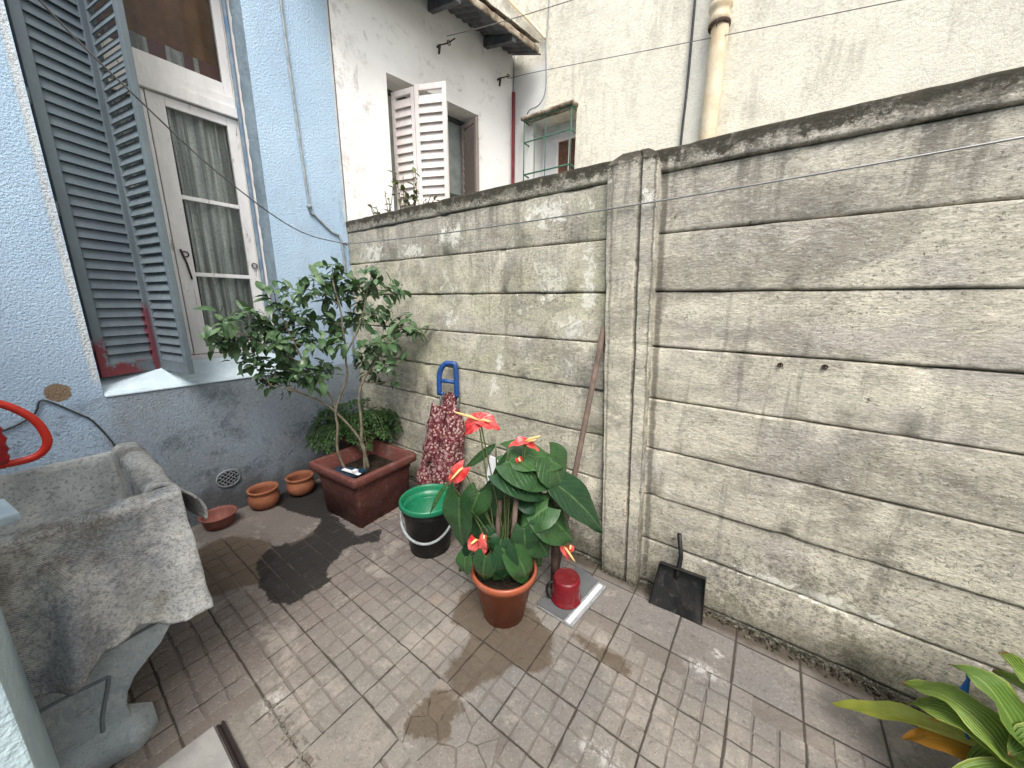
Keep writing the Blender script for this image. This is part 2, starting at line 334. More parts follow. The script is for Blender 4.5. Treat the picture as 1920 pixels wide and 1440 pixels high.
MT['wshut'] = m_shut('white_shutter_paint', (.74, .69, .66), (.62, .56, .54))
MT['bshut'] = m_shut('brown_shutter_paint', (.28, .23, .21), (.22, .18, .165))
def m_frame():
    M = Mat('peeling_window_paint', .6, .35)
    c = M.mix(M.mp(M.noise(4, 5, .7, 0, (1, 1, .3)), .35, .65), (.80, .78, .76), (.66, .64, .63))
    pe = M.mp(M.noise(26, 7, .8, .3, (1, 1, .14)), .60, .64)
    c = M.mix(M.mul(pe, .8), c, M.mix(M.mp(M.noise(15, 3), .45, .55), (.20, .12, .10), (.27, .25, .22)))
    M.col(c).bump(M.add(M.mul(pe, -.6), M.noise(60, 4, .6, 0, (1, 1, .2))), .003, .7); return M.m
MT['frame'] = m_frame()
MT['trimblue'] = simple('blue_trim_paint', (.13, .22, .34), .6, .35, .4, 14, .002, 50, (.27, .33, .38))
MT['reveal'] = simple('grey_blue_reveal', (.27, .35, .42), .85, .2, .3, 5, .006, 30, (.20, .26, .31))
MT['sill'] = simple('pale_blue_sill', (.56, .66, .72), .75, .3, .2, 6, .004, 40, (.46, .56, .62))
MT['room'] = simple('dark_room', (.10, .045, .025), .8, .2, .5, 3, 0, 1, (.18, .08, .04))
def m_glass():
    M = Mat('window_glass'); t = M.t; t.nodes.remove(M.b)
    tr = t.nodes.new('ShaderNodeBsdfTransparent'); tr.inputs[0].default_value = (.86, .88, .87, 1)
    gl = t.nodes.new('ShaderNodeBsdfGlossy'); gl.inputs['Roughness'].default_value = .03
    fr = t.nodes.new('ShaderNodeFresnel'); fr.inputs[0].default_value = 1.28
    mx = t.nodes.new('ShaderNodeMixShader'); t.links.new(fr.outputs[0], mx.inputs[0]); t.links.new(tr.outputs[0], mx.inputs[1]); t.links.new(gl.outputs[0], mx.inputs[2])
    t.links.new(mx.outputs[0], M.out.inputs[0]); return M.m
MT['glass'] = m_glass()
def m_lace(name, c, thr=.5, band=False):
    M = Mat(name, .9, .1); c0 = c
    M.b.inputs['Transmission Weight'].default_value = 0
    cc = M.mix(M.mp(M.noise(26, 3, .6, 0, (1, 1, .03)), .42, .58), c0, tuple(x * .5 for x in c0)); cc = M.mix(M.mul(M.mp(M.noise(60, 4, .7), .5, .6), .3), cc, tuple(x * .5 for x in c0))
    if band:
        cc = M.mix(M.mp(M.noise(16, 1, .2, 0, (1, 1.4, .02), (2, 2, 2)), .54, .50), cc, (.22, .10, .10))
    M.col(cc); M.put(M.b.inputs['Alpha'], M.mp(M.noise(55, 4, .6), thr - .2, thr + .05, .80, 1.0)); return M.m
MT['lace'] = m_lace('lace_curtain', (.95, .95, .92)); MT['valance'] = m_lace('striped_valance', (.55, .54, .52), .45, True)
MT['brownwood'] = simple('brown_wood', (.30, .13, .055), .6, .3, .4, 4, .002, 30)
# small stuff
MT['terra'] = simple('terracotta', (.30, .11, .05), .75, .3, .4, 7, .003, 50, (.24, .085, .045), scuff=0.3)
MT['terra_pl'] = simple('terracotta_plastic', (.36, .088, .038), .42, .5, .25, 8, .001, 30, (.32, .085, .04), scuff=0.25)
MT['planter'] = simple('maroon_planter', (.145, .045, .036), .6, .35, .3, 5, .003, 60, (.095, .034, .029), scuff=0.35)
MT['saucer'] = simple('clay_red', (.25, .085, .065), .7, .35, .3, 9, .002, 60, scuff=0.25)
MT['soil'] = simple('soil', (.030, .022, .016), .95, .1, .5, 20, .02, 40)
MT['green_pl'] = simple('green_plastic', (.010, .19, .09), .35, .5, .2, 5, .0008, 30, scuff=0.15)
MT['black_pl'] = simple('black_plastic', (.006, .006, .0065), .5, .35, .4, 6, .001, 40, (.011, .011, .011), scuff=0.12)
MT['blue_pl'] = simple('blue_plastic', (.012, .07, .26), .4, .5, .25, 9, .001, 40, scuff=0.15)
MT['blue_dk'] = simple('dark_blue_plastic', (.012, .04, .075), .45, .5, .25, 9, .001, 40)
MT['bright_blue'] = simple('bright_blue_plastic', (.01, .13, .48), .4, .5, .2, 9, .001, 40)
MT['red_mug'] = simple('crimson_enamel', (.17, .006, .013), .32, .6, .3, 8, .0015, 40, scuff=0.12)
MT['red_pl'] = simple('orange_red_plastic', (.62, .03, .014), .35, .5, .15, 9, .0006, 40)
MT['red_dk'] = simple('dark_red_plastic', (.42, .018, .018), .4, .5, .3, 9, .002, 40)
MT['wood'] = simple('grey_wood', (.155, .112, .088), .75, .25, .4, 14, .002, 40, (.085, .06, .048))
MT['steel'] = simple('dull_steel', (.36, .36, .36), .42, .5, .3, 14, .001, 60, metal=.7)
MT['wire'] = simple('wire_grey', (.17, .165, .16), .6, .4, .3, 20, 0)
MT['cable'] = simple('dark_cable', (.05, .052, .05), .6, .4, .3, 20, 0)
MT['greycable'] = simple('grey_painted_cable', (.33, .36, .37), .7, .3, .3, 20, 0)
MT['rust'] = simple('rusty_iron', (.035, .028, .025), .85, .3, .5, 25, .004, 60, (.075, .042, .030))
MT['redpole'] = simple('oxide_red_paint', (.20, .045, .05), .7, .3, .3, 12, .002, 40)
MT['tin'] = simple('corrugated_tin', (.10, .105, .115), .6, .4, .5, 6, .004, 30, (.055, .055, .06))
MT['fascia'] = simple('mossy_fascia', (.42, .37, .29), .9, .2, .4, 12, .006, 30, (.14, .10, .07))
MT['pipe'] = simple('cream_pipe', (.70, .62, .46), .6, .35, .2, 4, .002, 30, (.60, .47, .30), scuff=0.25)
MT['board'] = simple('grey_board', (.12, .125, .13), .5, .4, .25, 6, .001, 50)
MT['whiteb'] = simple('white_board', (.70, .70, .72), .6, .4, .1, 6, .001, 50)
MT['greenp'] = simple('green_iron', (.05, .16, .11), .6, .4, .3, 12, .001, 50)
MT['lidm'] = simple('cement_lid', (.29, .28, .265), .85, .25, .2, 8, .003, 60)
MT['dark'] = simple('dark_gap', (.025, .018, .018), .8, .2)
MT['pillar'] = simple('pale_blue_render', (.50, .62, .66), .9, .2, .15, 5, .008, 50, (.44, .56, .62))
def m_sink():
    M = Mat('granite_sink', .85, .25)
    c = M.mix(M.mp(M.noise(5, 6, .7), .35, .65), (.52, .53, .515), (.33, .34, .335))
    c = M.mix(M.mul(M.mp(M.noise(75, 5, .85), .50, .62), .7), c, (.13, .135, .14))
    c = M.mix(M.mul(M.mp(M.noise(3, 5), .5, .65), .4), c, (.25, .22, .22))
    M.col(c).bump(M.noise(55, 5, .7), .004, .7); return M.m
def m_ped():
    M = Mat('pedestal_cement', .85, .25)
    c = M.mix(M.mp(M.noise(3.5, 6, .65), .35, .65), (.37, .415, .43), (.275, .315, .33))
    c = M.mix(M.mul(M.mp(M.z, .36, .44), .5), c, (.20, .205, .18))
    c = M.mix(M.mul(M.mp(M.noise(9, 6, .8, 0, (1, 1, 3)), .58, .66), .5), c, (.12, .12, .11))
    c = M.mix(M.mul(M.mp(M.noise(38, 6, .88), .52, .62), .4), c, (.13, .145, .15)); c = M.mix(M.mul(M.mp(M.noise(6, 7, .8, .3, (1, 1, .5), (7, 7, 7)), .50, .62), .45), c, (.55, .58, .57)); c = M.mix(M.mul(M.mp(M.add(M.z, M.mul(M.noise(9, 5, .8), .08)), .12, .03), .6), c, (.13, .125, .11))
    M.col(c).bump(M.add(M.noise(30, 5, .65, 0, (1, 1, 2)), M.mul(M.noise(90, 4, .8), .5)), .008, .8); return M.m
def m_mat(name):
    M = Mat(name, .95, .1)
    c = M.mix(M.mp(M.noise(3.2, 5, .6), .35, .65), (.72, .705, .665), (.54, .545, .54))
    c = M.mix(M.mul(M.mp(M.noise(4, 5, .7, 0, (1, 1, 1), (5, 5, 5)), .47, .60), .6), c, (.16, .185, .23))
    c = M.mix(M.mul(M.mp(M.noise(3.4, 5, .7, 0, (1, 1, 1), (1, 5, 9)), .50, .62), .7), c, (.19, .165, .12))
    c = M.mix(M.mul(M.mp(M.noise(70, 6, .9, 0, (1, 1, 1.3)), .47, .58), .62), c, (.12, .12, .125))
    c = M.mix(M.mul(M.mp(M.noise(110, 4, .85, 0, (1, 1, 1), (9, 9, 9)), .52, .62), .5), c, (.62, .61, .58))
    M.col(c)
    w = M.math('SINE', M.mul(M.add(M.y, M.mul(M.x, .7)), 900)); w2 = M.math('SINE', M.mul(M.z, 900))
    h = M.add(M.mul(M.mul(w, w2), .2), M.mul(M.noise(80, 6, .85), 1.6)); M.bump(M.add(h, M.mul(M.noise(9, 3), 1.5)), .007, 1); return M.m
MT['engr'] = simple('groove_shade', (.17, .195, .205), .9, .2)  # dark tone standing in for recess shade in the engraved lines
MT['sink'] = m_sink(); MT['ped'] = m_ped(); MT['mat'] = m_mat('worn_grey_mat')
def m_floral():
    M = Mat('floral_cloth', .85, .2)
    d = M.voro(44, 'F1'); ring = M.mp(M.math('ABSOLUTE', M.math('SUBTRACT', d, .30)), .12, .05)
    c = M.mix(M.mp(M.noise(8, 4), .35, .65), (.115, .018, .024), (.065, .010, .016))
    c = M.mix(M.mul(ring, M.mp(M.noise(25, 3), .28, .44)), c, (.50, .36, .33)); c = M.mix(M.mul(M.mp(M.noise(48, 4, .7, .8), .50, .57), .5), c, (.34, .19, .18))
    M.col(c).bump(M.add(M.noise(9, 4), M.mul(M.noise(30, 3), .4)), .02, .7); return M.m
MT['floral'] = m_floral()
def m_leaf(name, c1, c2, rough=.35, vein=(.2, .3, .1), tr=.15, vs=.35):
    M = Mat(name, rough, .5)
    c = M.mix(M.math('POWER', M.rnd(), 1.4), c1, c2)
    u = M.attr('lu'); v = M.attr('lv')
    mid = M.mp(M.math('ABSOLUTE', u), .10, .02)
    side = M.mp(M.math('ABSOLUTE', M.math('SINE', M.mul(M.math('SUBTRACT', v, M.mul(M.math('ABSOLUTE', u), .45)), 26))), .22, .0)
    c = M.mix(M.mul(M.mx(mid, M.mul(side, .5)), vs), c, vein)
    c = M.mix(M.mul(M.mp(M.noise(25, 4), .45, .7), .35), c, tuple(x * .55 for x in c1))
    M.col(c).bump(M.add(M.mul(M.mx(mid, side), -.5), M.mul(M.noise(40, 3), .5)), .002, .8)
    M.rough(M.mp(M.noise(20, 3), .3, .7, rough - .08, rough + .15))
    if tr:
        M.b.inputs['Subsurface Weight'].default_value = 0
        t = M.t; tl = t.nodes.new('ShaderNodeBsdfTranslucent'); mx = t.nodes.new('ShaderNodeMixShader'); mx.inputs[0].default_value = tr
        M.put(tl.inputs[0], M.mix(.5, c, (.12, .22, .02))); t.links.new(M.b.outputs[0], mx.inputs[1]); t.links.new(tl.outputs[0], mx.inputs[2]); t.links.new(mx.outputs[0], M.out.inputs[0])
    return M.m
MT['shrubleaf'] = m_leaf('shrub_leaf', (.040, .095, .035), (.15, .235, .12), .30)
MT['anthleaf'] = m_leaf('anthurium_leaf', (.012, .046, .019), (.045, .110, .032), .20, (.15, .27, .10), .10, .38)
MT['fern'] = m_leaf('fern_leaf', (.020, .060, .012), (.055, .135, .028), .5)
def m_strap():
    M = Mat('strap_leaf', .45, .35); u = M.attr('lu'); v = M.attr('lv')
    c = M.mix(M.rnd(), (.085, .165, .028), (.20, .29, .055))
    st_ = M.math('SINE', M.mul(u, 34)); c = M.mix(M.mul(M.mp(st_, .2, 1), .30), c, (.28, .38, .11)); c = M.mix(M.mul(M.mp(M.math('ABSOLUTE', u), .09, .0), .55), c, (.34, .42, .14))
    c = M.mix(M.mul(M.mp(M.math('ABSOLUTE', u), .80, 1.0), .5), c, (.36, .38, .10)); c = M.mix(M.mul(M.mp(M.noise(16, 5, .8), .52, .66), .45), c, (.06, .12, .02))
    c = M.mix(M.mp(M.add(v, M.mul(M.math('SUBTRACT', M.noise(20, 4), .5), .12)), .955, .985), c, (.25, .16, .06))
    M.col(c).bump(M.add(M.mul(st_, .25), M.noise(22, 3)), .005, .9)
    t = M.t; tl = t.nodes.new('ShaderNodeBsdfTranslucent'); mx = t.nodes.new('ShaderNodeMixShader'); mx.inputs[0].default_value = .25
    M.put(tl.inputs[0], M.mix(.5, c, (.22, .32, .03))); t.links.new(M.b.outputs[0], mx.inputs[1]); t.links.new(tl.outputs[0], mx.inputs[2]); t.links.new(mx.outputs[0], M.out.inputs[0]); return M.m
MT['strap'] = m_strap()
MT['yleaf'] = m_leaf('yellowing_leaf', (.62, .33, .03), (.40, .12, .02), .45, (.5, .4, .05), .2, .3)
MT['ygleaf'] = m_leaf('yellow_green_leaf', (.30, .36, .05), (.34, .34, .05), .4, (.40, .45, .12), .2, .3)
MT['weed'] = m_leaf('weed_leaf', (.06, .085, .03), (.17, .18, .07), .6)
MT['stem'] = simple('shrub_bark', (.20, .17, .125), .8, .25, .4, 20, .002, 80, (.115, .10, .07))
MT['gstem'] = simple('green_stem', (.08, .14, .045), .5, .4, .3, 20, .001, 80, (.12, .10, .05))
def m_spathe():
    M = Mat('red_spathe', .3, .5); c = M.mix(M.mp(M.noise(14, 3), .35, .65), (.64, .035, .035), (.86, .16, .15)); u = M.attr('lu'); v = M.attr('lv')
    vn = M.mx(M.mp(M.math('ABSOLUTE', u), .07, .0), M.mp(M.math('ABSOLUTE', M.math('SINE', M.mul(M.math('SUBTRACT', v, M.mul(M.math('ABSOLUTE', u), .5)), 17))), .18, 0))
    c = M.mix(M.mul(vn, .4), c, (.45, .015, .02)); M.col(c); M.bump(M.add(M.mul(vn, -.8), M.noise(45, 3)), .006, 1); return M.m
MT['spathe'] = m_spathe(); MT['spadix'] = simple('spadix', (.80, .52, .22), .6, .3, .2, 30, .001, 200)
def m_mag():
    M = Mat('newsprint', .7, .3); c = M.mix(M.mp(M.noise(40, 3, .7, 0, (3, 1, 1)), .5, .56), (.60, .61, .60), (.24, .25, .27))
    M.col(M.mix(.75, c, (.20, .205, .215))); return M.m
MT['mag'] = m_mag()

# ------------------------------------------------------------------ floor
def inpoly(x, y, P):
    c = False; n = len(P); j = n - 1
    for i in range(n):
        if (P[i][1] > y) != (P[j][1] > y) and x < (P[j][0] - P[i][0]) * (y - P[i][1]) / (P[j][1] - P[i][1]) + P[i][0]: c = not c
        j = i
    return c
def sdist(x, y, P):
    d = 9
    for i in range(len(P)):
        ax, ay = P[i]; bx, by = P[(i + 1) % len(P)]; ex, ey = bx - ax, by - ay
        t = max(0, min(1, ((x - ax) * ex + (y - ay) * ey) / (ex * ex + ey * ey + 1e-9)))
        d = min(d, math.hypot(x - ax - ex * t, y - ay - ey * t))
    return d if inpoly(x, y, P) else -d
WET = [  # soaked area under the planter, then the two runs by the flower pot
 [(.70,-1.05),(.73,-.88),(.63,-.76),(.587,-.67),(1.01,-.707),(1.046,-.557),(1.165,-.65),(1.049,-.773),(1.071,-.846),(1.132,-.964),(1.184,-1.0),(1.242,-1.013),(1.23,-1.213),(1.11,-1.265),(.942,-1.248),(.753,-1.198),(.642,-1.075)],
 [(.149,-.868),(.331,-.836),(.427,-.813),(.62,-.75),(.6,-.45),(.095,-.42),(-.011,-.762)]]
DAMP = [
 [(2.112,-1.05),(2.16,-1.015),(2.24,-1.03),(2.31,-1.09),(2.27,-1.17),(2.20,-1.20),(2.11,-1.22)],
 [(.309,-1.285),(.337,-1.187),(.495,-1.109),(.609,-1.062),(.683,-1.099),(.75,-1.1),(.95,-1.2),(.942,-1.248),(.899,-1.32),(.85,-1.433),(.645,-1.441),(.354,-1.394)],
 [(1.863,-.656),(1.952,-.791),(2.08,-.791),(2.106,-1.004),(2.22,-1.016),(2.262,-.928),(2.322,-.791),(2.422,-.759),(2.449,-.697),(2.375,-.567),(2.21,-.5),(1.95,-.5)],
 [(2.437,-.521),(2.475,-.493),(2.638,-.490),(2.712,-.495),(2.751,-.543),(2.719,-.556),(2.596,-.562)]]
def sm_(P, x, y): return max(-.12, min(.12, max(sdist(x, y, q) for q in P)))
SMOOTH = [  # plain cement areas without cast squares
 [(-.3,-1.40),(.30,-1.36),(.32,-1.17),(.49,-1.09),(.62,-1.04),(.72,-1.0),(.70,-.75),(.60,.2),(-.3,.2)],
 [(1.56,-1.60),(1.56,-1.50),(1.68,-1.53),(1.90,-1.51),(2.05,-1.60),(2.05,-1.72),(1.7,-1.72)],
 [(2.30,.2),(2.28,-.43),(2.69,-.42),(2.78,-.43),(2.87,-.43),(3.0,-.33),(3.15,-.36),(3.3,-.42),(3.6,-.36),(5.5,-.30),(5.5,.2)]]
def m_floor(name, pad):
    M = Mat(name, .9, .12)
    c = M.mix(M.mp(M.noise(1.5, 5, .6), .35, .65), (.285, .258, .222), (.20, .185, .165))
    c = M.mix(M.mul(M.mp(M.noise(1.0, 3, .6, 0, (1, 1, 1), (4, 4, 1)), .48, .60), .7), c, (.145, .145, .143))
    c = M.mix(M.mul(M.mp(M.add(M.x, M.mul(M.noise(2, 4), .4)), 2.05, 1.5), .65), c, (.125, .10, .096))
    c = M.mix(M.mul(M.mp(M.y, -.50, -.25), .7), c, (.175, .163, .158))
    c = M.mix(M.mul(M.mp(M.noise(34, 6, .8, 0, (1, 1, 1), (1, 9, 1)), .54, .64), M.mul(M.mp(M.y, -.6, -.2), .6)), c, (.085, .08, .075))
    if pad: c = M.mix(M.mul(M.attr('rn'), .36), c, (.24, .195, .165)); c = M.mix(M.mul(M.mp(M.attr('rn'), .82, .9), .16), c, (.40, .29, .21))
    c = M.mix(M.mul(M.mp(M.noise(95, 4, .85), .52, .64), .55), c, (.15, .13, .115))
    c = M.mix(M.mul(M.mp(M.noise(120, 3, .8, 0, (1, 1, 1), (6, 6, 6)), .56, .66), .4), c, (.46, .42, .37))
    c = M.mix(M.mul(M.mp(M.noise(6, 7, .8, .5, (1, 1, 1), (3, 3, 3)), .50, .62), .45), c, (.145, .128, .11))
    c = M.mix(M.mul(M.mp(M.noise(4, 6, .75, .3, (1, 1, 1), (13, 3, 3)), .54, .64), .4), c, (.40, .36, .31))
    c = M.mix(M.mul(M.mp(M.noise(11, 6, .8, 0, (1, 1, 1), (2, 2, 2)), .57, .67), .5), c, (.17, .155, .14))
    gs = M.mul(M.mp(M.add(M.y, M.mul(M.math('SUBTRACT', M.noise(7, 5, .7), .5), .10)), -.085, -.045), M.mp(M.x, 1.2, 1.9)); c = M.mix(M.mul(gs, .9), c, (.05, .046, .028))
    # splashes of white paint
    for px, py, r, s in ((2.97, -.335, .11, 1), (2.76, -.86, .045, 2), (1.66, -1.45, .05, 3), (3.01, -.22, .035, 4), (2.69, -.87, .04, 5)):
        dx = M.math('SUBTRACT', M.x, px); dy = M.mul(M.math('SUBTRACT', M.y, py), 2.4 if s == 1 else 1)
        d = M.math('SQRT', M.add(M.mul(dx, dx), M.mul(dy, dy))); k = M.mul(M.mp(d, r, r * .3), M.mp(M.noise(38, 6, .8), .47, .54))
        c = M.mix(M.mul(k, .7), c, (.50, .49, .47))
    n = M.mul(M.math('SUBTRACT', M.noise(11, 7, .78), .5), .11)
    damp = M.mp(M.add(M.attr('damp'), n), -.010, .012); wet = M.mp(M.add(M.attr('wet'), n), -.004, .006)
    c = M.mix(M.mul(damp, .80), c, (.092, .066, .043)); c = M.mix(M.mul(wet, .90), c, M.mix(M.mp(M.noise(9, 5, .8), .62, .68), (.018, .017, .017), (.08, .076, .072)))
    if not pad:
        jm = 0
        for sock, o_, p_ in ((M.x, 3.07, .232), (M.y, -.1, .2275)):
            f_ = M.math('FRACT', M.math('ADD', M.math('DIVIDE', M.math('SUBTRACT', sock, o_), p_), 20.5)); f_ = M.mp(M.math('ABSOLUTE', M.math('SUBTRACT', f_, .5)), .026, .014); jm = f_ if jm == 0 else M.mx(jm, f_)
        c = M.mix(M.mul(M.math('SUBTRACT', 1, M.attr('sm')), M.add(.42, M.mul(jm, .45))), c, M.mix(jm, (.13, .10, .082), (.045, .038, .03)))
    M.col(c); M.rough(M.mp(M.mx(wet, M.mul(damp, .6)), 0, 1, .92, .5))
    h = M.add(M.noise(70, 5, .75), M.mul(M.noise(8, 4), .8)); h = M.math('SUBTRACT', h, M.mul(M.mp(M.noise(45, 3, .8), .62, .7), .6))
    M.bump(h, .006, .85); return M.m
MT['fbase'] = m_floor('floor_base', False); MT['fpad'] = m_floor('floor_tiles', True)
b = MB(); st = .0193
nx, ny = int(5.2 / .04), int(3.2 / .04)
wet_, damp_, smv = [], [], []
def smoothA(x, y):
    return any(inpoly(x, y, q) for q in SMOOTH[:2])
def fb(u, v):
    x, y = u * 5.2, -3.15 + v * 3.2
    return V((x, y, .0018 * nz((x, y, 0), 3)))
b.grid(fb, nx, ny)
def attrs(mb, padrn=None):
    mb.at['wet'] = [sm_(WET, v[0], v[1]) for v in mb.v]; mb.at['damp'] = [sm_(DAMP, v[0], v[1]) for v in mb.v]
attrs(b); b.at['sm'] = [1.0 if smoothA(v[0], v[1]) else 0.0 for v in b.v]
floor = empty('patio_floor'); tag(floor, 'patio floor of small cast cement squares with wet patches', 'floor', kind='structure')
b.build('floor_bed', MT['fbase'], floor)
b = MB(); rn = []
TX, TY = .232, .2275; X0, Y0 = 3.07, -.100
PLAIN = {(-5, -5), (-5, -6), (-4, -6)}
RUB = [(2.094,-1.235),(2.108,-1.012),(2.24,-1.012),(2.42,-1.020),(2.46,-1.12),(2.40,-1.235),(2.25,-1.26)]
TREN = [(1.60,-1.475),(1.66,-1.425),(1.80,-1.435),(2.06,-1.43),(2.06,-1.475),(1.85,-1.49)]
def pad(x0, y0, x1, y1, h, r):
    n = 3 if x0 < 3.0 and y0 > -1.7 else 1
    e = min(.0042, (x1 - x0) * .2); base = len(b.v)
    jz = [random.uniform(-.0007, .0007) for _ in range(4)]
    jj = [(random.uniform(-.0022, .0022), random.uniform(-.0022, .0022)) for _ in range(4)]
    def P(u, v, ins, z):
        i = (0 if u < .5 else 1) + (0 if v < .5 else 2)
        x = (x0 + ins) + (x1 - x0 - 2 * ins) * u + jj[i][0]; y = (y0 + ins) + (y1 - y0 - 2 * ins) * v + jj[i][1]
        return V((x, y, z + jz[i]))
    top = [P(i / n, j / n, e, h) for i in range(n + 1) for j in range(n + 1)]
    vs = top[:]; fs = [(i * (n + 1) + j, (i + 1) * (n + 1) + j, (i + 1) * (n + 1) + j + 1, i * (n + 1) + j + 1) for i in range(n) for j in range(n)]
    ring = [(i, 0) for i in range(n)] + [(n, j) for j in range(n)] + [(n - i, n) for i in range(n)] + [(0, n - j) for j in range(n)]
    mid = len(vs); vs += [P(i / n, j / n, e * .35, h - .0022) for i, j in ring]; lo = len(vs); vs += [P(i / n, j / n, 0, -.004) for i, j in ring]
    m_ = len(ring)
    for k in range(m_):
        a = ring[k][0] * (n + 1) + ring[k][1]; c = ring[(k + 1) % m_]; c = c[0] * (n + 1) + c[1]; k2 = (k + 1) % m_
        fs += [(a, mid + k, mid + k2, c), (mid + k, lo + k, lo + k2, mid + k2)]
    b.add(vs, fs, False); rn.extend([r] * len(vs))
for i in range(-14, 9):
    for j in range(-14, 1):
        tx0 = X0 + i * TX; ty0 = Y0 + (j - 1) * TY; tr = random.random(); th = random.uniform(.0040, .0062)
        cx, cy = tx0 + TX / 2, ty0 + TY / 2
        if cx > 5.1 or cx < -.1 or (ty0 + TY > .01 and False): continue
        if cy > 0: continue
        g = .0045; gw = random.uniform(.0018, .0034)
        if .85 < cx < 1.75 and cy > -1.15 and random.random() < .55: gw = .0012; th += .001
        if (i, j) in PLAIN or (cy > -.33 and cx > 2.3) or (cy > -.11):
            if inpoly(cx, cy, SMOOTH[0]): continue
            pad(tx0 + g / 2, ty0 + g / 2, tx0 + TX - g / 2, min(ty0 + TY - g / 2, -.004), th * .9, tr * .5); continue
        for a in range(3):
            for c in range(3):
                w = TX / 3; hh = TY / 3
                x0 = tx0 + a * w; y0 = ty0 + c * hh
                gl = g if a == 0 else .0075; px, py = x0 + w / 2, y0 + hh / 2
                if inpoly(px, py, SMOOTH[0]) or inpoly(px, py, SMOOTH[1]) or inpoly(px, py, RUB) or inpoly(px, py, TREN): continue
                if px > 1.56 and py < -1.59 and px < 2.3 and py > -2.2: continue
                if inpoly(px, py, SMOOTH[2]) and py > -.45 and random.random() < .7: continue
                x0g = x0 + (g / 2 if a == 0 else gw); x1g = x0 + w - (g / 2 if a == 2 else gw)
                y0g = y0 + (g / 2 if c == 0 else gw); y1g = y0 + hh - (g / 2 if c == 2 else gw)
                pad(x0g, y0g, x1g, y1g, th + random.uniform(-.001, .001), min(1, max(0, tr * .7 + random.uniform(-.15, .3))))
attrs(b); b.at['rn'] = rn
b.build('floor_tile', MT['fpad'], floor)
# rubble patch and broken mosaic trench: irregular stones
def m_stone():
    M = Mat('broken_stone', .8, .3); c = M.mix(M.rnd(), (.185, .165, .14), (.10, .097, .09))
    c = M.mix(M.mul(M.mp(M.noise(9, 5, .7), .5, .6), .6), c, (.13, .095, .065)); c = M.mix(M.mul(M.mp(M.noise(60, 4, .8), .5, .65), .5), c, (.15, .125, .10))
    M.col(c).bump(M.noise(50, 4), .004, .7); return M.m
MT['stone'] = m_stone()
def clip(P, a, n):
    out = []
    for i in range(len(P)):
        p, q = P[i], P[(i + 1) % len(P)]; dp = (p[0] - a[0]) * n[0] + (p[1] - a[1]) * n[1]; dq = (q[0] - a[0]) * n[0] + (q[1] - a[1]) * n[1]
        if dp <= 0: out.append(p)
        if dp * dq < 0: t = dp / (dp - dq); out.append((p[0] + (q[0] - p[0]) * t, p[1] + (q[1] - p[1]) * t))
    return out
def cracked(P, n, gap, name, zr=(.004, .008), drop=0, mat_=None):
    mat_ = mat_ or MT['stone']
    """region broken into irregular fitted pieces (clipped Voronoi cells)"""
    b = MB(); seeds = []; rr = []; xs = [p[0] for p in P]; ys = [p[1] for p in P]
    mind = math.sqrt((max(xs) - min(xs)) * (max(ys) - min(ys)) / n) * .55
    for _ in range(6000):
        q = (random.uniform(min(xs), max(xs)), random.uniform(min(ys), max(ys)))
        if inpoly(*q, P) and all(math.dist(q, s_) > mind for s_ in seeds): seeds.append(q)
        if len(seeds) >= n: break
    for q in seeds:
        c = list(P)
        for o_ in seeds:
            if o_ is q: continue
            d = math.dist(o_, q); nn = ((o_[0] - q[0]) / d, (o_[1] - q[1]) / d); mid_ = ((o_[0] + q[0]) / 2 - nn[0] * gap, (o_[1] + q[1]) / 2 - nn[1] * gap)
            c = clip(c, mid_, nn)
            if len(c) < 3: break
        if len(c) < 3 or random.random() < drop: continue
        pts = []
        for i in range(len(c)):
            p, r_ = c[i], c[(i + 1) % len(c)]; m_ = max(1, int(math.dist(p, r_) / .018))
            for k in range(m_): x, y = p[0] + (r_[0] - p[0]) * k / m_, p[1] + (r_[1] - p[1]) * k / m_; pts.append((x + .004 * nz((x * 60, y * 60, 0)), y + .004 * nz((x * 60, y * 60, 9))))
        z = random.uniform(*zr); tx_, ty_ = random.uniform(-.02, .02), random.uniform(-.02, .02); k = len(pts)
        zz = lambda x, y: z + tx_ * (x - q[0]) + ty_ * (y - q[1])
        top = [V((q[0] + (x - q[0]) * .96, q[1] + (y - q[1]) * .96, zz(x, y))) for x, y in pts]; md = [V((x, y, zz(x, y) - .003)) for x, y in pts]; lo = [V((x, y, -.006)) for x, y in pts]
        rr += [random.uniform(0, .9)] * (3 * k); b.add(top + md + lo, [tuple(range(k))] + [(i, (i + 1) % k, k + (i + 1) % k, k + i) for i in range(k)] + [(k + i, k + (i + 1) % k, 2 * k + (i + 1) % k, 2 * k + i) for i in range(k)])
    attrs(b); b.at['rn'] = rr; b.build(name, mat_, floor)
cracked(RUB, 11, .0016, 'broken_paving', (.002, .0065), 0, MT['fpad']); cracked(TREN, 70, .0018, 'broken_mosaic', (.001, .007), .12)
# lid with channel
b = MB(); b.box((1.575, -2.2, -.02), (2.3, -1.612, .008), bev=.002); lid = b.build('access_lid', MT['lidm'], None, (1.9, -1.9, 0)); tag(lid, 'flat grey cement access lid set in the floor beside the sink foot', 'lid')
b = MB(); b.box((1.585, -1.607, -.01), (2.3, -1.600, .010)); b.box((1.585, -1.592, -.01), (2.3, -1.585, .010)); b.box((1.585, -1.599, -.01), (2.3, -1.593, .002))
tag(b.build('drain_channel', MT['dark'], None, (1.9, -1.6, 0)), 'narrow dark metal channel along the edge of the grey lid', 'channel')
# terrain around
b = MB(); 
b.add([(-40, -40, -.03), (40, -40, -.03), (40, 40, -.03), (-40, 40, -.03)], [(0, 1, 2, 3)]); tag(b.build('ground', MT['lidm']), 'bare cement ground beyond the patio', 'ground', kind='structure')

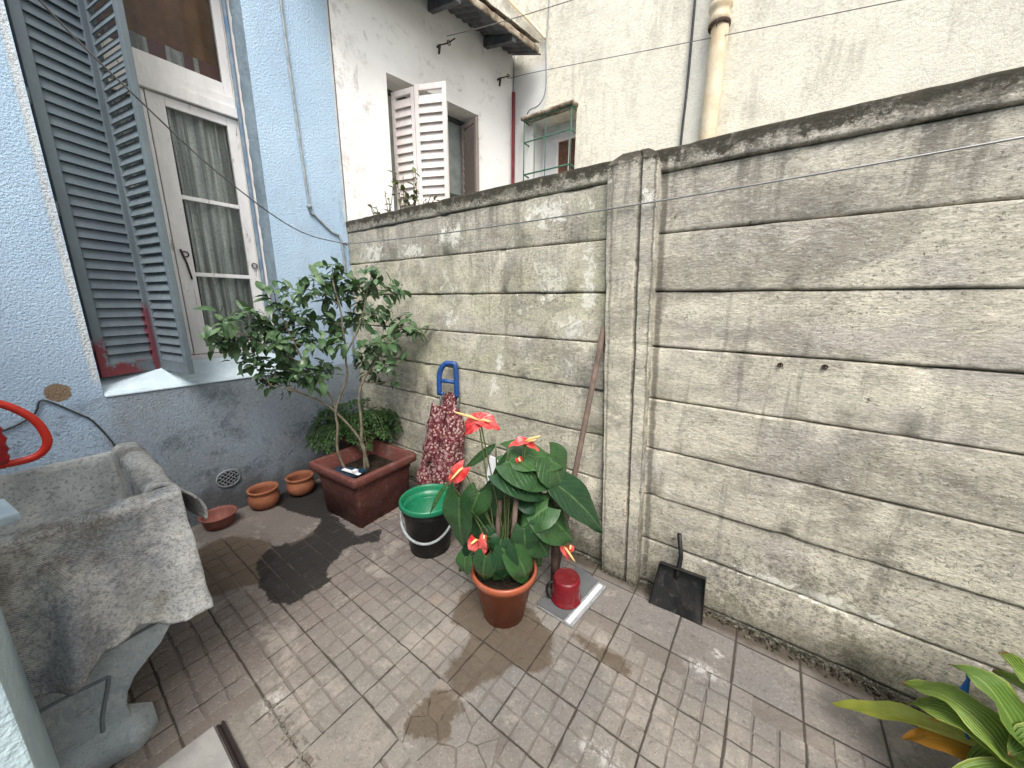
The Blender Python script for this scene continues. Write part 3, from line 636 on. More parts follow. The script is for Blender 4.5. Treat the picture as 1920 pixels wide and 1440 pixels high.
# ------------------------------------------------------------------ blue house
house = empty('blue_house', (-.15, -2, 0)); tag(house, 'light blue stucco house wall with tall shuttered window', 'house')
YL, YR, ZB, ZT, HT = -1.555, -.585, .965, 3.75, 5.2
b = MB()
def ringface(xp):
    o = [(xp, -6, -.05), (xp, .0, -.05), (xp, .0, HT), (xp, -6, HT)]; i = [(xp, YL, ZB), (xp, YR, ZB), (xp, YR, ZT), (xp, YL, ZT)]
    return o, i
o, i = ringface(0.0); b.add(o + i, [(0, 1, 5, 4), (1, 2, 6, 5), (2, 3, 7, 6), (3, 0, 4, 7)])
o2, i2 = ringface(-.35); b.add(o + o2, [(0, 4, 5, 1), (1, 5, 6, 2), (2, 6, 7, 3), (3, 7, 4, 0)]); b.add(o2 + i2, [(0, 1, 5, 4), (1, 2, 6, 5), (2, 3, 7, 6), (3, 0, 4, 7)])
b.build('wall', MT['blue'], house)
b = MB(); i = [(-.0, *p[1:]) for p in i]; e_ = .0
b.grid(lambda u, v: V((-.35 * u, YR + .0015 * 0 + .0, ZB + (ZT - ZB) * v)), 2, 20, False)
b.grid(lambda u, v: V((-.35 * u, YL, ZB + (ZT - ZB) * v)), 2, 20, False); b.grid(lambda u, v: V((-.35 * u, YL + (YR - YL) * v, ZT)), 2, 4, False)
b.build('window_reveal', MT['reveal'], house)
# sloping sill
b = MB(); b.prism([(.006, YL + .002, .962), (.006, YL + .002, .968), (-.006, YL + .002, .985), (-.20, YL + .002, 1.10), (-.30, YL + .002, 1.10), (-.30, YL + .002, .962)], (0, YR - YL - .004, 0)); b.build('window_sill', MT['sill'], house)
# dark room behind
b = MB(); b.box((-1.6, -2.6, .6), (-.36, .3, 4.2)); ro = b.build('room', MT['room'], house)
bm = bmesh.new(); bm.from_mesh(ro.data)
bmesh.ops.delete(bm, geom=[f for f in bm.faces if abs(f.normal.x) > .9 and f.calc_center_median().x + worldloc(ro).x > -.5], context='FACES'); bm.to_mesh(ro.data); bm.free()
# frame: outer frame, transom, casement stiles (two casements)
XF = -.235
fr = MB(); y0, y1 = YL + .01, YR - .004; zb = 1.10
def fbx(mb, x0, x1, ya, yb, za, zb_): mb.box((x0, ya, za), (x1, yb, zb_), bev=.004)
fbx(fr, XF - .05, XF + .03, y0, y0 + .045, zb, ZT - .004); fbx(fr, XF - .05, XF + .03, y1 - .03, y1, zb, ZT - .004)
fbx(fr, XF - .05, XF + .028, y0 + .046, y1 - .031, zb, zb + .03)
fbx(fr, XF - .05, XF + .040, y0 + .046, y1 - .031, 2.735, 2.80); fbx(fr, XF - .05, XF + .03, y0 + .046, y1 - .031, 2.80, 2.86)
fo = fr.build('window_frame', MT['frame'], house)
def casement(ya, yb, za, zb_, rails, name='casement', w=.062, wl=None):
    c = MB(); xa, xb = XF - .028, XF + .014; wl = wl or w
    c.box((xa, ya, za), (xb, ya + wl, zb_), bev=.004); c.box((xa, yb - w, za), (xb, yb, zb_), bev=.004)
    c.box((xa, ya + wl + .0005, za), (xb - .001, yb - w - .0005, za + .07), bev=.004); c.box((xa, ya + wl + .0005, zb_ - .055), (xb - .001, yb - w - .0005, zb_), bev=.004)
    for r in rails: c.box((xa + .004, ya + wl + .0005, r - .013), (xb - .006, yb - w - .0005, r + .013), bev=.003)
    # putty bead inset
    co_ = c.build(name, MT['frame'], house)
    zs = [za + .07] + [q for r in rails for q in (r - .013, r + .013)] + [zb_ - .055]
    for k in range(0, len(zs), 2):
        g = MB(); g.box((XF - .010, ya + wl - .002, zs[k] - .002), (XF - .006, yb - w + .002, zs[k + 1] + .002)); g.build('pane', MT['glass'], co_)
    return co_
ym = -1.085
cas = casement(ym + .002, y1 - .031, zb + .035, 2.73, (1.675, 2.16), wl=.085); casement(y0 + .046, ym - .002, zb + .035, 2.73, (1.675, 2.16))
tc = casement(y0 + .048, y1 - .032, 2.865, ZT - .01, (), 'transom_window', .05)
# ring pulls + latch on the casement
for yy, zz in ((ym + .05, 1.80), (y1 - .055, 1.76)):
    h = MB(); h.tube([V((XF + .022, yy + .017 * math.cos(a), zz + .017 * math.sin(a))) for a in [k * math.pi / 8 for k in range(17)]], .0035, 6); h.build('ring_pull', MT['rust'], cas)
h = MB(); h.tube([(XF + .02, ym + .03, 1.83), (XF + .022, ym + .05, 1.74), (XF + .02, ym + .062, 1.64)], .006, 6); h.build('latch', MT['rust'], cas)
# blue painted bead at right of frame + chipped white plaster line
b = MB(); b.box((XF + .031, y1 - .032, zb + .01), (XF + .060, y1 - .016, ZT - .01), bev=.003); b.build('bead', MT['trimblue'], house)
b = MB(); b.grid(lambda u, v: V((XF + .032 + .035 * u * (1 + .6 * nz((0, 0, v * 40))), YR - .002 - .013 * (1 - u), zb + (ZT - zb) * v)), 3, 120); b.build('plaster_edge', MT['frame'], house)
# curtains
c = MB()
def cur(ya, yb, za, zt, x, amp, f, sd_):
    c.grid(lambda u, v: V((x + amp * (math.sin(u * f * 6.28 + .9 * math.sin(u * 5 + sd_)) + .5 * nz((u * 9, v * 2, sd_))), ya + (yb - ya) * u + .012 * math.sin(v * 3 + u * 9), za + (zt - za) * v)), 90, 12)
cur(-.985, -.63, 1.16, 2.72, -.300, .024, 5, 1); cur(-1.52, -1.12, 1.16, 2.72, -.300, .022, 5, 4); c.build('curtain', MT['lace'], house)
c = MB(); cur(-1.53, -.62, 2.86, 3.04, -.275, .004, 11, 2); c.build('valance', MT['valance'], house)
b = MB(); b.grid(lambda u, v: V((-.345 + .008 * math.sin(u * 40), -1.08 + .14 * u * (1 - .5 * v), 1.12 + 1.6 * v)), 12, 8); b.grid(lambda u, v: V((-.335 + .008 * math.sin(u * 60), -1.53 + .93 * u, 2.85 + .9 * v)), 60, 4); b.build('inner_drape', MT['brownwood'], house)
# louvred leaves
def leaf(name, A, B, z0, z1, pitch, mat, parent, stile=.045, rail=.055, th=.03, tilt=38, mid=None, slat_w=None):
    A, B = V((*A, 0)), V((*B, 0)); d = (B - A); L = d.length; d.normalize(); n = V((d.y, -d.x, 0))
    M = Matrix((d, n, V((0, 0, 1)))).transposed().to_4x4(); M.translation = A
    b = MB(); h2 = th / 2
    b.box((0, -h2, z0), (stile, h2, z1), M, .003); b.box((L - stile, -h2, z0), (L, h2, z1), M, .003)
    b.box((stile + .0004, -h2 + .002, z0), (L - stile - .0004, h2 - .002, z0 + rail * 1.25), M, .003); b.box((stile + .0004, -h2 + .002, z1 - rail), (L - stile - .0004, h2 - .002, z1), M, .003)
    if mid: b.box((stile + .0004, -h2 + .002, mid - rail / 2), (L - stile - .0004, h2 - .002, mid + rail / 2), M, .003)
    z = z0 + rail * 1.25 + pitch * .5; sw = slat_w or pitch * 1.25
    while z < z1 - rail - pitch * .4:
        if not mid or abs(z - mid) > rail / 2 + pitch * .45:
            T = M @ Matrix.Translation((0, 0, z)) @ Matrix.Rotation(R(tilt), 4, 'X') @ Matrix.Rotation(random.uniform(-.02, .02), 4, 'X')
            b.box((stile - .003, -.0035, -sw / 2), (L - stile + .003, .0035, sw / 2), T)
        z += pitch
    return b.build(name, mat, parent)
SA, SB, SC = (-.045, -1.548), (-.178, -1.262), (.172, -1.198)
L1 = leaf('shutter_leaf', SA, SB, 1.068, 3.70, .053, MT['shut'], house, tilt=19, slat_w=.0555)
L2 = leaf('shutter_leaf', SB, SC, 1.062, 3.70, .053, MT['shut'], house, stile=.038, tilt=24, slat_w=.058)
for z in (1.25, 1.95, 2.45):
    for hx, hy in ((SB[0] + .012, SB[1] - .012), (SA[0] + .02, SA[1] - .004)):
        b = MB(); b.tube([(hx, hy, z - .035), (hx, hy, z + .035)], .007, 8); b.build('hinge', MT['shut'], L1)
# round vent with lattice
b = MB(); cy_, cz_ = -1.077, .262
b.tube([V((.006, cy_ + .068 * math.cos(a), cz_ + .060 * math.sin(a))) for a in [k * math.pi / 20 for k in range(41)]], .006, 8)
for s in (-1, 1):
    for k in (-.045, -.022, 0, .022, .045):
        h_ = math.sqrt(max(0, .062 ** 2 - k * k))
        pts = [V((.006 + .003 * s, cy_ + (k + .012 * math.sin(t * 9)) * .72 - s * t * .70, cz_ + s * (k + .012 * math.sin(t * 9)) * .66 + t * .62)) for t in [-h_ + 2 * h_ * q / 14 for q in range(15)]]
        b.tube(pts, .0038, 6)
vg = b.build('vent_grille', simple('vent_metal', (.24, .26, .28), .6, .4), house)
b = MB(); b.disc((.002, cy_, cz_), .062, M=Matrix.Rotation(R(90), 3, 'Y')); b.build('vent_opening', MT['dark'], vg)

# ------------------------------------------------------------------ concrete board wall
wall = empty('concrete_wall', (2.4, .04, 0)); tag(wall, 'weathered precast concrete board wall with a leaning post and mossy top', 'wall')
SEAMS = [-.04, .026, .28, .536, .792, 1.049, 1.303, 1.557, 1.810, 2.064, 2.158]
def bay(xa, xb, seed):
    b = MB(); n = int((xb - xa) / .014)
    for k in range(len(SEAMS) - 1):
        z0, z1 = SEAMS[k], SEAMS[k + 1]; off = random.uniform(-.006, .006) - (.010 if k == len(SEAMS) - 2 else 0); tl = random.uniform(-.004, .004)
        slope = random.uniform(-.003, .003)
        prof = [(.045, 0), (.008, .0), (.002, .005), (0, .013), (0, .3), (0, .6), (0, .9), (.001, 1)]
        hgt = z1 - z0 - .004
        def P(u, v, z0=z0, hgt=hgt, off=off, tl=tl, slope=slope, k=k):
            i = round(v * 9); x = xa + (xb - xa) * u
            tab = [(.05, 0), (.007, 0), (.0015, .004), (0, .008), (0, .016), (0, hgt * .5), (0, hgt - .014), (0, hgt - .007), (.0025, hgt - .002), (.05, hgt)]
            dy, dz = tab[i]; ch = max(0, nz((x * 11, k * 3.3, 1), 1, seed) - .2) * .024 if i in (1, 2, 3, 7, 8) else 0
            y = dy + off + tl * (dz / hgt - .5) + .0035 * nz((x * 2, dz * 6 + k, 0), 1, seed) + ch
            zz = z0 + .002 + dz + slope * (u - .5) + (.0035 * nz((x * 5, k, 5), 1, seed))
            if k == len(SEAMS) - 2 and i > 5: zz += .004 * nz((x * 11, 4, k), 1, seed)
            return V((x, y, zz))
        b.grid(P, n, 9, True)
    b.box((xa, .03, -.04), (xb, .075, 2.145))
    return b.build('wall_panel', MT['conc'], wall)
bay(.003, 2.42, 1); bay(2.45, 5.4, 2)
# leaning post with rounded head and groove lip
b = MB()
def px_(z, s): return (2.407 + .202 * s) + (2.288 - 2.407 + .03 * s) * (z + .03) / 2.2
prof = [(0, .03), (0, -.046), (.012, -.050), (.36, -.050), (.60, -.050), (.612, -.048), (.63, -.036), (.68, -.036), (.70, -.050), (.712, -.053), (.975, -.053), (.99, -.049), (1, .03)]
zsl = [-.03 + k * 2.15 / 60 for k in range(61)] + [2.145, 2.160, 2.172]
def PP(u, v):
    i = round(u * (len(prof) - 1)); z = zsl[round(v * 63)]; s, y = prof[i]; top = max(0, (z - 2.12) / .055)
    s2 = .5 + (s - .5) * (1 - .55 * top ** 1.5); y2 = y + (.02 - y) * top * .7
    w = .0025 * nz((s * 4, z * 7, 0), 1, 4) + max(0, nz((s * 9, z * 16, 3)) - .3) * .012 * (1 if i in (1, 2, 8, 9) else .3)
    return V((px_(z, s2) + w, y2 + w, z))
b.grid(PP, len(prof) - 1, 63, False)
tp = [PP(i / (len(prof) - 1), 1) for i in range(len(prof))]; b.add(tp, [tuple(range(len(tp)))])
b.build('post', MT['post'], wall)
# eye bolts in the boards
for x, z in ((3.055, 1.268), (3.19, 1.275)):
    b = MB(); b.tube([V((x + .0075 * math.cos(a), -.010, z + .0075 * math.sin(a))) for a in [k * math.pi / 6 for k in range(13)]], .003, 6); b.tube([(x, .01, z), (x, -.008, z)], .004, 6); b.build('eye_bolt', MT['rust'], wall)
# crumbled mortar along the foot
b = MB()
for k in range(1500):
    x = random.uniform(1.3, 4.6); r = random.uniform(.003, .013) * (1.3 if x > 2.9 else .7); y = -.002 - abs(random.gauss(0, .013 + .008 * (x > 3))); 
    vs = [V((x, y, .004)) + V((random.gauss(0, 1), random.gauss(0, 1), random.gauss(0, 1))).normalized() * r for _ in range(5)]
    b.add(vs, [(0, 1, 2), (0, 2, 3), (0, 3, 4), (1, 2, 4), (0, 1, 4)])
def m_crumb():
    M = Mat('crumbled_mortar', .95, .1); M.col(M.mix(M.rnd(), (.045, .040, .026), (.15, .135, .105))); return M.m
tag(b.build('mortar_crumbs', m_crumb(), None, (3, 0, 0)), 'mossy mortar crumbs along the foot of the concrete wall', 'debris', kind='stuff')

# ------------------------------------------------------------------ white house (turned about 10 degrees)
wd = V((.1712, .9852, 0)); wn_ = V((.9852, -.1712, 0)); O = V((0, .012, 0))
def wp(s, t, z): return O + wd * s + wn_ * t + V((0, 0, z))
wh = empty('white_house', (0, 1, 0)); tag(wh, 'whitewashed low house with open shutters and a tin eave behind the wall', 'house')
b = MB(); s0, s1, zb2, zt2 = .425, 1.425, 2.0, 3.395; SE, ZE = 1.93, 4.30
o = [wp(0, 0, -.03), wp(SE, 0, -.03), wp(SE, 0, ZE), wp(0, 0, ZE)]; i = [wp(s0, 0, zb2), wp(s1, 0, zb2), wp(s1, 0, zt2), wp(s0, 0, zt2)]
rb = [p - wn_ * .30 for p in i]
b.add(o + i, [(0, 1, 5, 4), (1, 2, 6, 5), (2, 3, 7, 6), (3, 0, 4, 7)]); b.add(i + rb, [(0, 4, 5, 1), (1, 5, 6, 2), (2, 6, 7, 3), (3, 7, 4, 0)])
ob = [p - wn_ * .4 for p in o]; b.add(o + ob, [(0, 4, 5, 1), (2, 6, 7, 3), (3, 7, 4, 0)])
b.build('wall', MT['white'], wh)
def wbox(mb, sa, sb_, ta, tb, za, zb_, bev=0):
    M = Matrix((wd, wn_, V((0, 0, 1)))).transposed().to_4x4(); M.translation = O; mb.box((sa, ta, za), (sb_, tb, zb_), M, bev)
b = MB(); wbox(b, s0 + .002, s1 - .002, -.26, -.22, zt2 - .04, zt2 - .002); wbox(b, s0 + .002, s0 + .05, -.26, -.22, zb2 + .01, zt2 - .042); wbox(b, s1 - .05, s1 - .002, -.26, -.22, zb2 + .01, zt2 - .042); wbox(b, .90, .95, -.26, -.22, zb2 + .01, zt2 - .042); wbox(b, s0 + .052, s1 - .052, -.26, -.22, 2.62, 2.66)
wf = b.build('window_frame', simple('dark_green_frame', (.06, .075, .07), .5, .4), wh)
b = MB(); wbox(b, s0 + .01, s1 - .01, -.245, -.24, zb2 + .01, zt2 - .02); b.build('pane', simple('curtained_glass', (.30, .33, .31), .15, .5), wf)
leaf('shutter_leaf', (-.035, .560), (.205, .615), 2.05, 3.325, .072, MT['wshut'], wh, stile=.035, rail=.045, tilt=20, th=.03, slat_w=.082)
leaf('shutter_leaf', (.207, .616), (.475, .735), 2.05, 3.335, .072, MT['wshut'], wh, stile=.038, rail=.045, tilt=20, th=.03, slat_w=.082)
leaf('shutter_leaf', (.035, 1.385), (.300, 1.325), 2.05, 3.335, .072, MT['bshut'], wh, stile=.035, rail=.045, tilt=-18, th=.03, slat_w=.080)
# eave: corrugated tin on beams with a mossy fascia
b = MB()
def eave(u, v):
    s = -.35 + 2.26 * u; t = -.08 + .50 * v; ph = s / .075 * 2 * math.pi
    return wp(s, t, 4.18 - .20 * v - .03 * u + .008 * math.sin(ph))
b.grid(eave, 220, 4); b.build('eave_sheet', MT['tin'], wh)
b = MB(); b.grid(lambda u, v: wp(-.35 + 2.20 * u, -.10 + .55 * v, 4.25 - .20 * v - .03 * u + .018 * nz((u * 20, v * 3, 0))), 80, 6)
b.grid(lambda u, v: wp(-.35 + 2.20 * u, .435 + .010 * nz((u * 30, v, 2)), 3.965 - .03 * u + .055 * v + .006 * nz((u * 25, 0, v))), 80, 3); b.build('fascia', MT['fascia'], wh, solid=.008)
for s in (.22, .86, 1.50):
    b = MB(); M_ = Matrix((wd, wn_, V((0, 0, 1)))).transposed().to_4x4(); M_.translation = O
    b.prism([wp(s, -.02, 4.03), wp(s, .42, 3.90), wp(s, .42, 3.955), wp(s, -.02, 4.12)], wd * .05); b.build('beam', MT['tin'], wh)
# iron brackets with porcelain knob for washing lines
def bracket(s, z, t1, name, label):
    r = empty(name, wp(s, 0, z)); tag(r, label, 'bracket')
    b = MB(); b.tube([wp(s, -.01, z), wp(s, .035, z), wp(s - .005, .05, z - .01), wp(s - .02, .055, z - .08)], [.008, .010, .012, .010], 8)
    b.tube(bez([wp(s, .03, z + .004), wp(s + .05, .09, z + .015), wp(s + .08, t1, z + .03)], 8), .006, 6)
    b.tube([wp(s + .06, .10, z + .018) + (wd * math.cos(a) + V((0, 0, 1)) * math.sin(a)) * .018 for a in [k * math.pi / 6 for k in range(13)]], .004, 6)
    b.build('hook', MT['rust'], r); return r
bracket(.945, 3.79, .17, 'wall_bracket', 'rusty iron line bracket high on the white wall, below the eave')
bracket(1.69, 3.81, .10, 'wall_bracket', 'small iron line hook on the white wall near the barred window')

# ------------------------------------------------------------------ cream building
cb = empty('apartment_building', (3, 2.2, 0)); tag(cb, 'tall cream building with rough peeling render behind the concrete wall', 'building')
YC = 1.913; wx0, wx1, wz0, wz1 = .60, 1.118, 2.80, 3.42
b = MB(); o = [(-.2, YC, -.03), (9, YC, -.03), (9, YC, 8.5), (-.2, YC, 8.5)]; i = [(wx0, YC, wz0), (wx1, YC, wz0), (wx1, YC, wz1), (wx0, YC, wz1)]
b.add(o + i, [(0, 1, 5, 4), (1, 2, 6, 5), (2, 3, 7, 6), (3, 0, 4, 7)]); ib = [(p[0], YC + .30, p[2]) for p in i]; b.add(i + ib, [(0, 4, 5, 1), (1, 5, 6, 2), (2, 6, 7, 3), (3, 7, 4, 0)])
b.box((-.2, YC + .31, -.03), (9, YC + .6, 8.5)); b.build('wall', MT['cream'], cb)
b = MB(); b.box((wx0 + .002, YC + .2, wz0 + .002), (wx1 - .002, YC + .235, wz1 - .002)); b.build('window_back', MT['whiteb'], cb)
b = MB()
for xa, xb in ((.80, .83), (.955, .98), (1.09, 1.116)): b.box((xa, YC + .16, wz0 + .004), (xb, YC + .198, 3.23))
b.box((.80, YC + .16, 3.231), (1.116, YC + .198, 3.26)); wfr = b.build('window_frame', MT['wshut'], cb)
b = MB(); b.box((.831, YC + .175, wz0 + .004), (.954, YC + .185, 3.229)); b.box((.981, YC + .175, wz0 + .004), (1.089, YC + .185, 3.229)); b.build('pane', simple('brown_glass', (.13, .06, .032), .25, .5, .4, 10, 0), wfr)
b = MB()   # green security grille standing off the wall
gy = YC - .10; gx0, gx1 = .548, 1.112
for z, r in ((3.405, .007), (3.20, .007), (2.885, .008)):
    b.tube([(gx0, gy, z), (gx1, gy, z)], r, 6); b.tube([(gx0, gy, z), (gx0, YC + .02, z)], r, 6); b.tube([(gx1, gy, z), (gx1, YC + .02, z)], r, 6)
for x in (gx0, .685, .82, gx1): b.tube([(x, gy, 2.80), (x, gy, 3.405)], .006 if x in (gx0, gx1) else .004, 6)
for x in (.685, .96):
    for s in (-1, 1): b.tube([V((x + s * (.016 + .014 * math.cos(a)), gy, 3.245 + .014 * math.sin(a))) for a in [k * math.pi / 7 for k in range(12)]], .003, 5)
b.build('security_grille', MT['greenp'], cb)
b = MB(); b.grid(lambda u, v: V((gx0 - .03 + (gx1 - gx0 + .05) * u, YC - .125 + .13 * v, 3.425 + .012 * nz((u * 9, v * 3, 0)) + .02 * v)), 20, 3); b.build('window_hood', MT['fascia'], cb, solid=.03)

# drainpipe
dp = empty('drainpipe', (2.36, 1.84, 0)); tag(dp, 'cream round drainpipe with a collar joint on the cream building', 'drainpipe')
b = MB(); b.lathe([(.062, 0), (.062, 3.60)], (2.362, 1.84, 0), 28); b.lathe([(.056, 3.60), (.056, 8.3)], (2.345, 1.84, 0), 28); b.build('pipe', MT['pipe'], dp)
b = MB(); b.lathe([(.060, 3.62), (.072, 3.63), (.077, 3.66), (.068, 3.68), (.070, 3.71), (.080, 3.725), (.080, 3.76), (.060, 3.77)], (2.352, 1.84, 0), 28); b.build('collar', MT['pipe'], dp)
b = MB(); b.lathe([(.074, 3.60), (.078, 3.605), (.078, 3.625), (.074, 3.63)], (2.355, 1.84, 0), 28); b.tube([(2.355, 1.9, 3.61), (2.355, 1.76, 3.61), (2.35, 1.752, 3.57)], .004, 6); b.build('clamp', MT['rust'], dp)
def cable(name, pts, r, mat, label, cat='cable', n=30, group=None):
    b = MB(); b.tube(bez(pts, n), r, 6); return tag(b.build(name, mat, None, pts[0]), label, cat, group)
cable('cable', [(2.148, 1.89, 2.0), (2.148, 1.885, 2.9), (2.152, 1.89, 3.3), (2.146, 1.89, 4.0), (2.14, 1.89, 6)], .011, MT['cable'], 'dark cable dropping down the cream building beside the drainpipe')
cable('cable', [(.79, 1.88, 6.0), (.78, 1.88, 4.5), (.762, 1.87, 4.05), (.775, 1.87, 3.8), (.768, 1.86, 3.62), (.70, 1.85, 3.53), (.60, 1.85, 3.52), (.545, 1.87, 3.50)], .007, MT['greycable'], 'thin grey cable hanging at the end of the eave')
cable('conduit', [(.20, 1.89, 4.72), (.36, 1.88, 4.54), (.56, 1.88, 4.33), (.755, 1.88, 4.11)], .016, MT['pipe'], 'pale slanting conduit above the end of the tin eave', 'conduit')
cable('cable', [(.345, 1.90, 4.15), (.335, 1.895, 3.7), (.34, 1.895, 3.45)], .005, MT['greycable'], 'short grey cable in the inner corner beside the red pole')
b = MB(); b.box((.365, 1.83, 2.0), (.395, 1.86, 3.74), bev=.003); tag(b.build('metal_pole', MT['redpole'], None, (.38, 1.845, 2)), 'thin dark red pole standing between the shutters and the barred window', 'pole')
pr_ = empty('unseen_shade_roof', (1.0, -3.3, 0)); tag(pr_, 'unseen flat roof slab added behind the pillar to shade the lower left', 'roof')  # out-of-view roof, added only to darken the lower left corner
b = MB(); b.box((.004, -4.6, 2.62), (1.95, -2.75, 2.76), bev=.01); b.build('unseen_shade_slab', MT['pillar'], pr_)
b = MB(); b.box((-.3, -5.0, -.03), (6.5, -4.7, 2.3)); b.box((6.2, -4.69, -.03), (6.5, 1.9, 2.1)); tag(b.build('unseen_shade_wall', MT['pillar'], None, (3, -5, 0)), 'unseen pale blue walls added behind the viewer to cut the light', 'wall')  # out-of-view walls, added to hold back light from behind and right
# washing lines
def sag(a, b_, s, n=16):
    a, b_ = V(a), V(b_); return [a.lerp(b_, k / n) - V((0, 0, s * 4 * (k / n) * (1 - k / n))) for k in range(n + 1)]
cable('clothesline', sag((.02, -.04, 1.972), (4.6, -.085, 2.0), .055), .0035, MT['steel'], 'thin washing line strung across the front of the concrete wall', 'clothesline', 16)
cable('clothesline', [(.03, -.035, 1.968), (.40, -.58, 1.955), (.62, -1.02, 2.12), (.80, -1.33, 2.30), (.98, -1.555, 2.43), (1.35, -1.95, 2.72)], .0036, MT['wire'], 'slack washing line running across the shuttered blue window', 'clothesline', 40)
cable('clothesline', [(.30, .93, 3.82), (.72, 1.03, 3.80), (1.404, 1.20, 3.80), (3.6, 1.70, 3.80)], .0032, MT['wire'], 'washing line from the bracket below the eave, crossing the top of the view', 'clothesline')
cable('clothesline', [(.37, 1.79, 3.85), (.79, 1.80, 3.794), (2.375, 1.80, 3.521), (3.379, 1.80, 3.354), (5.0, 1.80, 3.09)], .0030, MT['wire'], 'long washing line from the small hook across the drainpipe', 'clothesline')
# wiring on the blue wall
cable('cable', [(.010, -.345, 4.6), (.010, -.34, 3.5), (.010, -.325, 2.9), (.010, -.298, 2.22), (.012, -.27, 2.16), (.010, -.14, 2.05), (.012, -.07, 2.0), (.012, -.055, 1.6), (.012, -.05, .95)], .0085, MT['greycable'], 'painted cable running down the blue wall into the corner')
b = MB(); b.lathe([(.0, .0), (.018, 0), (.020, .01), (.012, .022), (0, .024)], (.004, -.298, 2.21), 12, Matrix.Rotation(R(90), 3, 'Y'))
b2 = MB(); b2.tube([(-.005, -.05, 1.975), (.03, -.04, 1.975), (.035, -.035, 1.96)], .006, 6); tag(b2.build('wall_hook', MT['rust'], None, (.01, -.05, 1.97)), 'rusty hook in the corner where the washing lines meet', 'hook')
tag(b.build('cable_clip', MT['greycable'], None, (.01, -.1, 2)), 'small round clip holding the cable on the blue wall', 'clip')
cable('cable', [(.008, -1.95, .86), (.008, -1.87, .88), (.010, -1.80, .93), (.008, -1.775, .99), (.010, -1.74, .975), (.008, -1.66, .89), (.008, -1.62, .84), (.010, -1.57, .70), (.008, -1.55, .6)], .0045, MT['cable'], 'thin black wire looping down the blue wall above the sink')
# pale blue pillar at the left edge of the view
b = MB(); b.box((1.45, -2.6, -.02), (1.75, -1.932, 2.6), bev=.006); tag(b.build('pillar', MT['pillar'], None, (1.6, -2.2, 0)), 'pale blue rendered pillar edge in front of the sink', 'pillar')

# ------------------------------------------------------------------ laundry sink
sk = empty('laundry_sink', (1.05, -2.1, 0)); tag(sk, 'old grey stone laundry sink on a moulded cement pedestal', 'sink')
zt = .835; X0_, X1_ = .645, 1.405; YE = -1.548; YB = -2.9; zi = .50
b = MB(); wl = .062
def lip(mb, a, c): mb.box(a, c, bev=.02)
# walls as one continuous swept section: outer, rim, inner, bottom
sec = [(0, -.40), (0, -.30), (0, -.16), (0, -.03), (.008, -.010), (.022, .0), (.042, .0), (.056, -.008), (.062, -.03), (.068, -.14), (.08, -.26), (.10, -.31), (.16, -.335)]
pathc = [(X1_, YB), (X1_, YE), (X0_, YE), (X0_, YB)]
def sinkP(u, v):
    i = round(v * (len(sec) - 1)); ins, dz = sec[i]
    # perimeter sampling
    x0, x1, ye = X0_ + ins, X1_ - ins, YE - ins
    pts = []; r = .03
    k = round(u * 44)
    if k <= 12: p = V((x1, YB + (ye - r - YB) * k / 12, 0))
    elif k <= 17: a = (k - 12) / 6 * math.pi / 2; p = V((x1 - r + r * math.cos(a), ye - r + r * math.sin(a), 0))
    elif k <= 27: p = V((x1 - r - (x1 - x0 - 2 * r) * (k - 18) / 9 if k >= 18 else x1, ye, 0))
    elif k <= 32: a = (k - 27) / 6 * math.pi / 2; p = V((x0 + r - r * math.sin(a), ye - r + r * math.cos(a), 0))
    else: p = V((x0, ye - r + (YB - ye + r) * (k - 33) / 11, 0))
    w = .006 * nz((p.x * 12, p.y * 12, i * .5)) if ins < .07 else 0
    return V((p.x + w, p.y + w, zt + dz + w * .8))
b.grid(sinkP, 44, len(sec) - 1)
b.add([(X0_ + .15, YB, .502), (X1_ - .15, YB, .502), (X1_ - .15, YE - .15, .502), (X0_ + .15, YE - .15, .502)], [(0, 1, 2, 3)])
b.add([(X0_, YB, .436), (X1_, YB, .436), (X1_, YE, .436), (X0_, YE, .436)], [(0, 1, 2, 3)])
b.build('basin', MT['sink'], sk)
# pedestal: swept front slab with scrolled side and foot
pr = [(-1.60, .435), (-1.612, .40), (-1.635, .36), (-1.672, .305), (-1.712, .27), (-1.748, .235), (-1.772, .19), (-1.782, .14), (-1.778, .09), (-1.765, .045), (-1.745, .0)]
poly = [V((1.325, y, z)) for y, z in pr] + [V((1.325, -2.5 - (y + 1.745) * 1, z)) for y, z in reversed(pr)]
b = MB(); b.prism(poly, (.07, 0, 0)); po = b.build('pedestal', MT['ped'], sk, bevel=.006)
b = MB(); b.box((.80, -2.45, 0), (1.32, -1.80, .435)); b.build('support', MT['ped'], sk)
b = MB()   # dark tubes on the pedestal face, painted shade of the engraved lines
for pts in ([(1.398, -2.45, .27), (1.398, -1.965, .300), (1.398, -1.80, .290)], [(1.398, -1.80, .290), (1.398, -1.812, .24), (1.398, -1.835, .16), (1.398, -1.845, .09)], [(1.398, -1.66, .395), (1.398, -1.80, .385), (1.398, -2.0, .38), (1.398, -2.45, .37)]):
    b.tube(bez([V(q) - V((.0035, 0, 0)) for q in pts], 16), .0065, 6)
b.build('engraved_line_shade', MT['engr'], po)
b = MB(); b.grid(lambda u, v: V((1.30 + .19 * math.sin(v * math.pi / 2) ** .7 if v < 1 else 1.49, 0, 0)), 1, 1) if False else None
def foot(u, v):
    y = -2.5 + (.775) * u; a = v * math.pi / 2; r = .07 + .012 * math.sin(u * 21) + .012 * nz((y * 5, 0, 0)); end = min(1, (1 - u) * 9 + .25) ** .5
    return V((1.34 + (r + .045) * math.sin(a) * end, y, .004 + .105 * math.cos(a) ** .8 * end * (1 + .12 * math.sin(u * 17))))
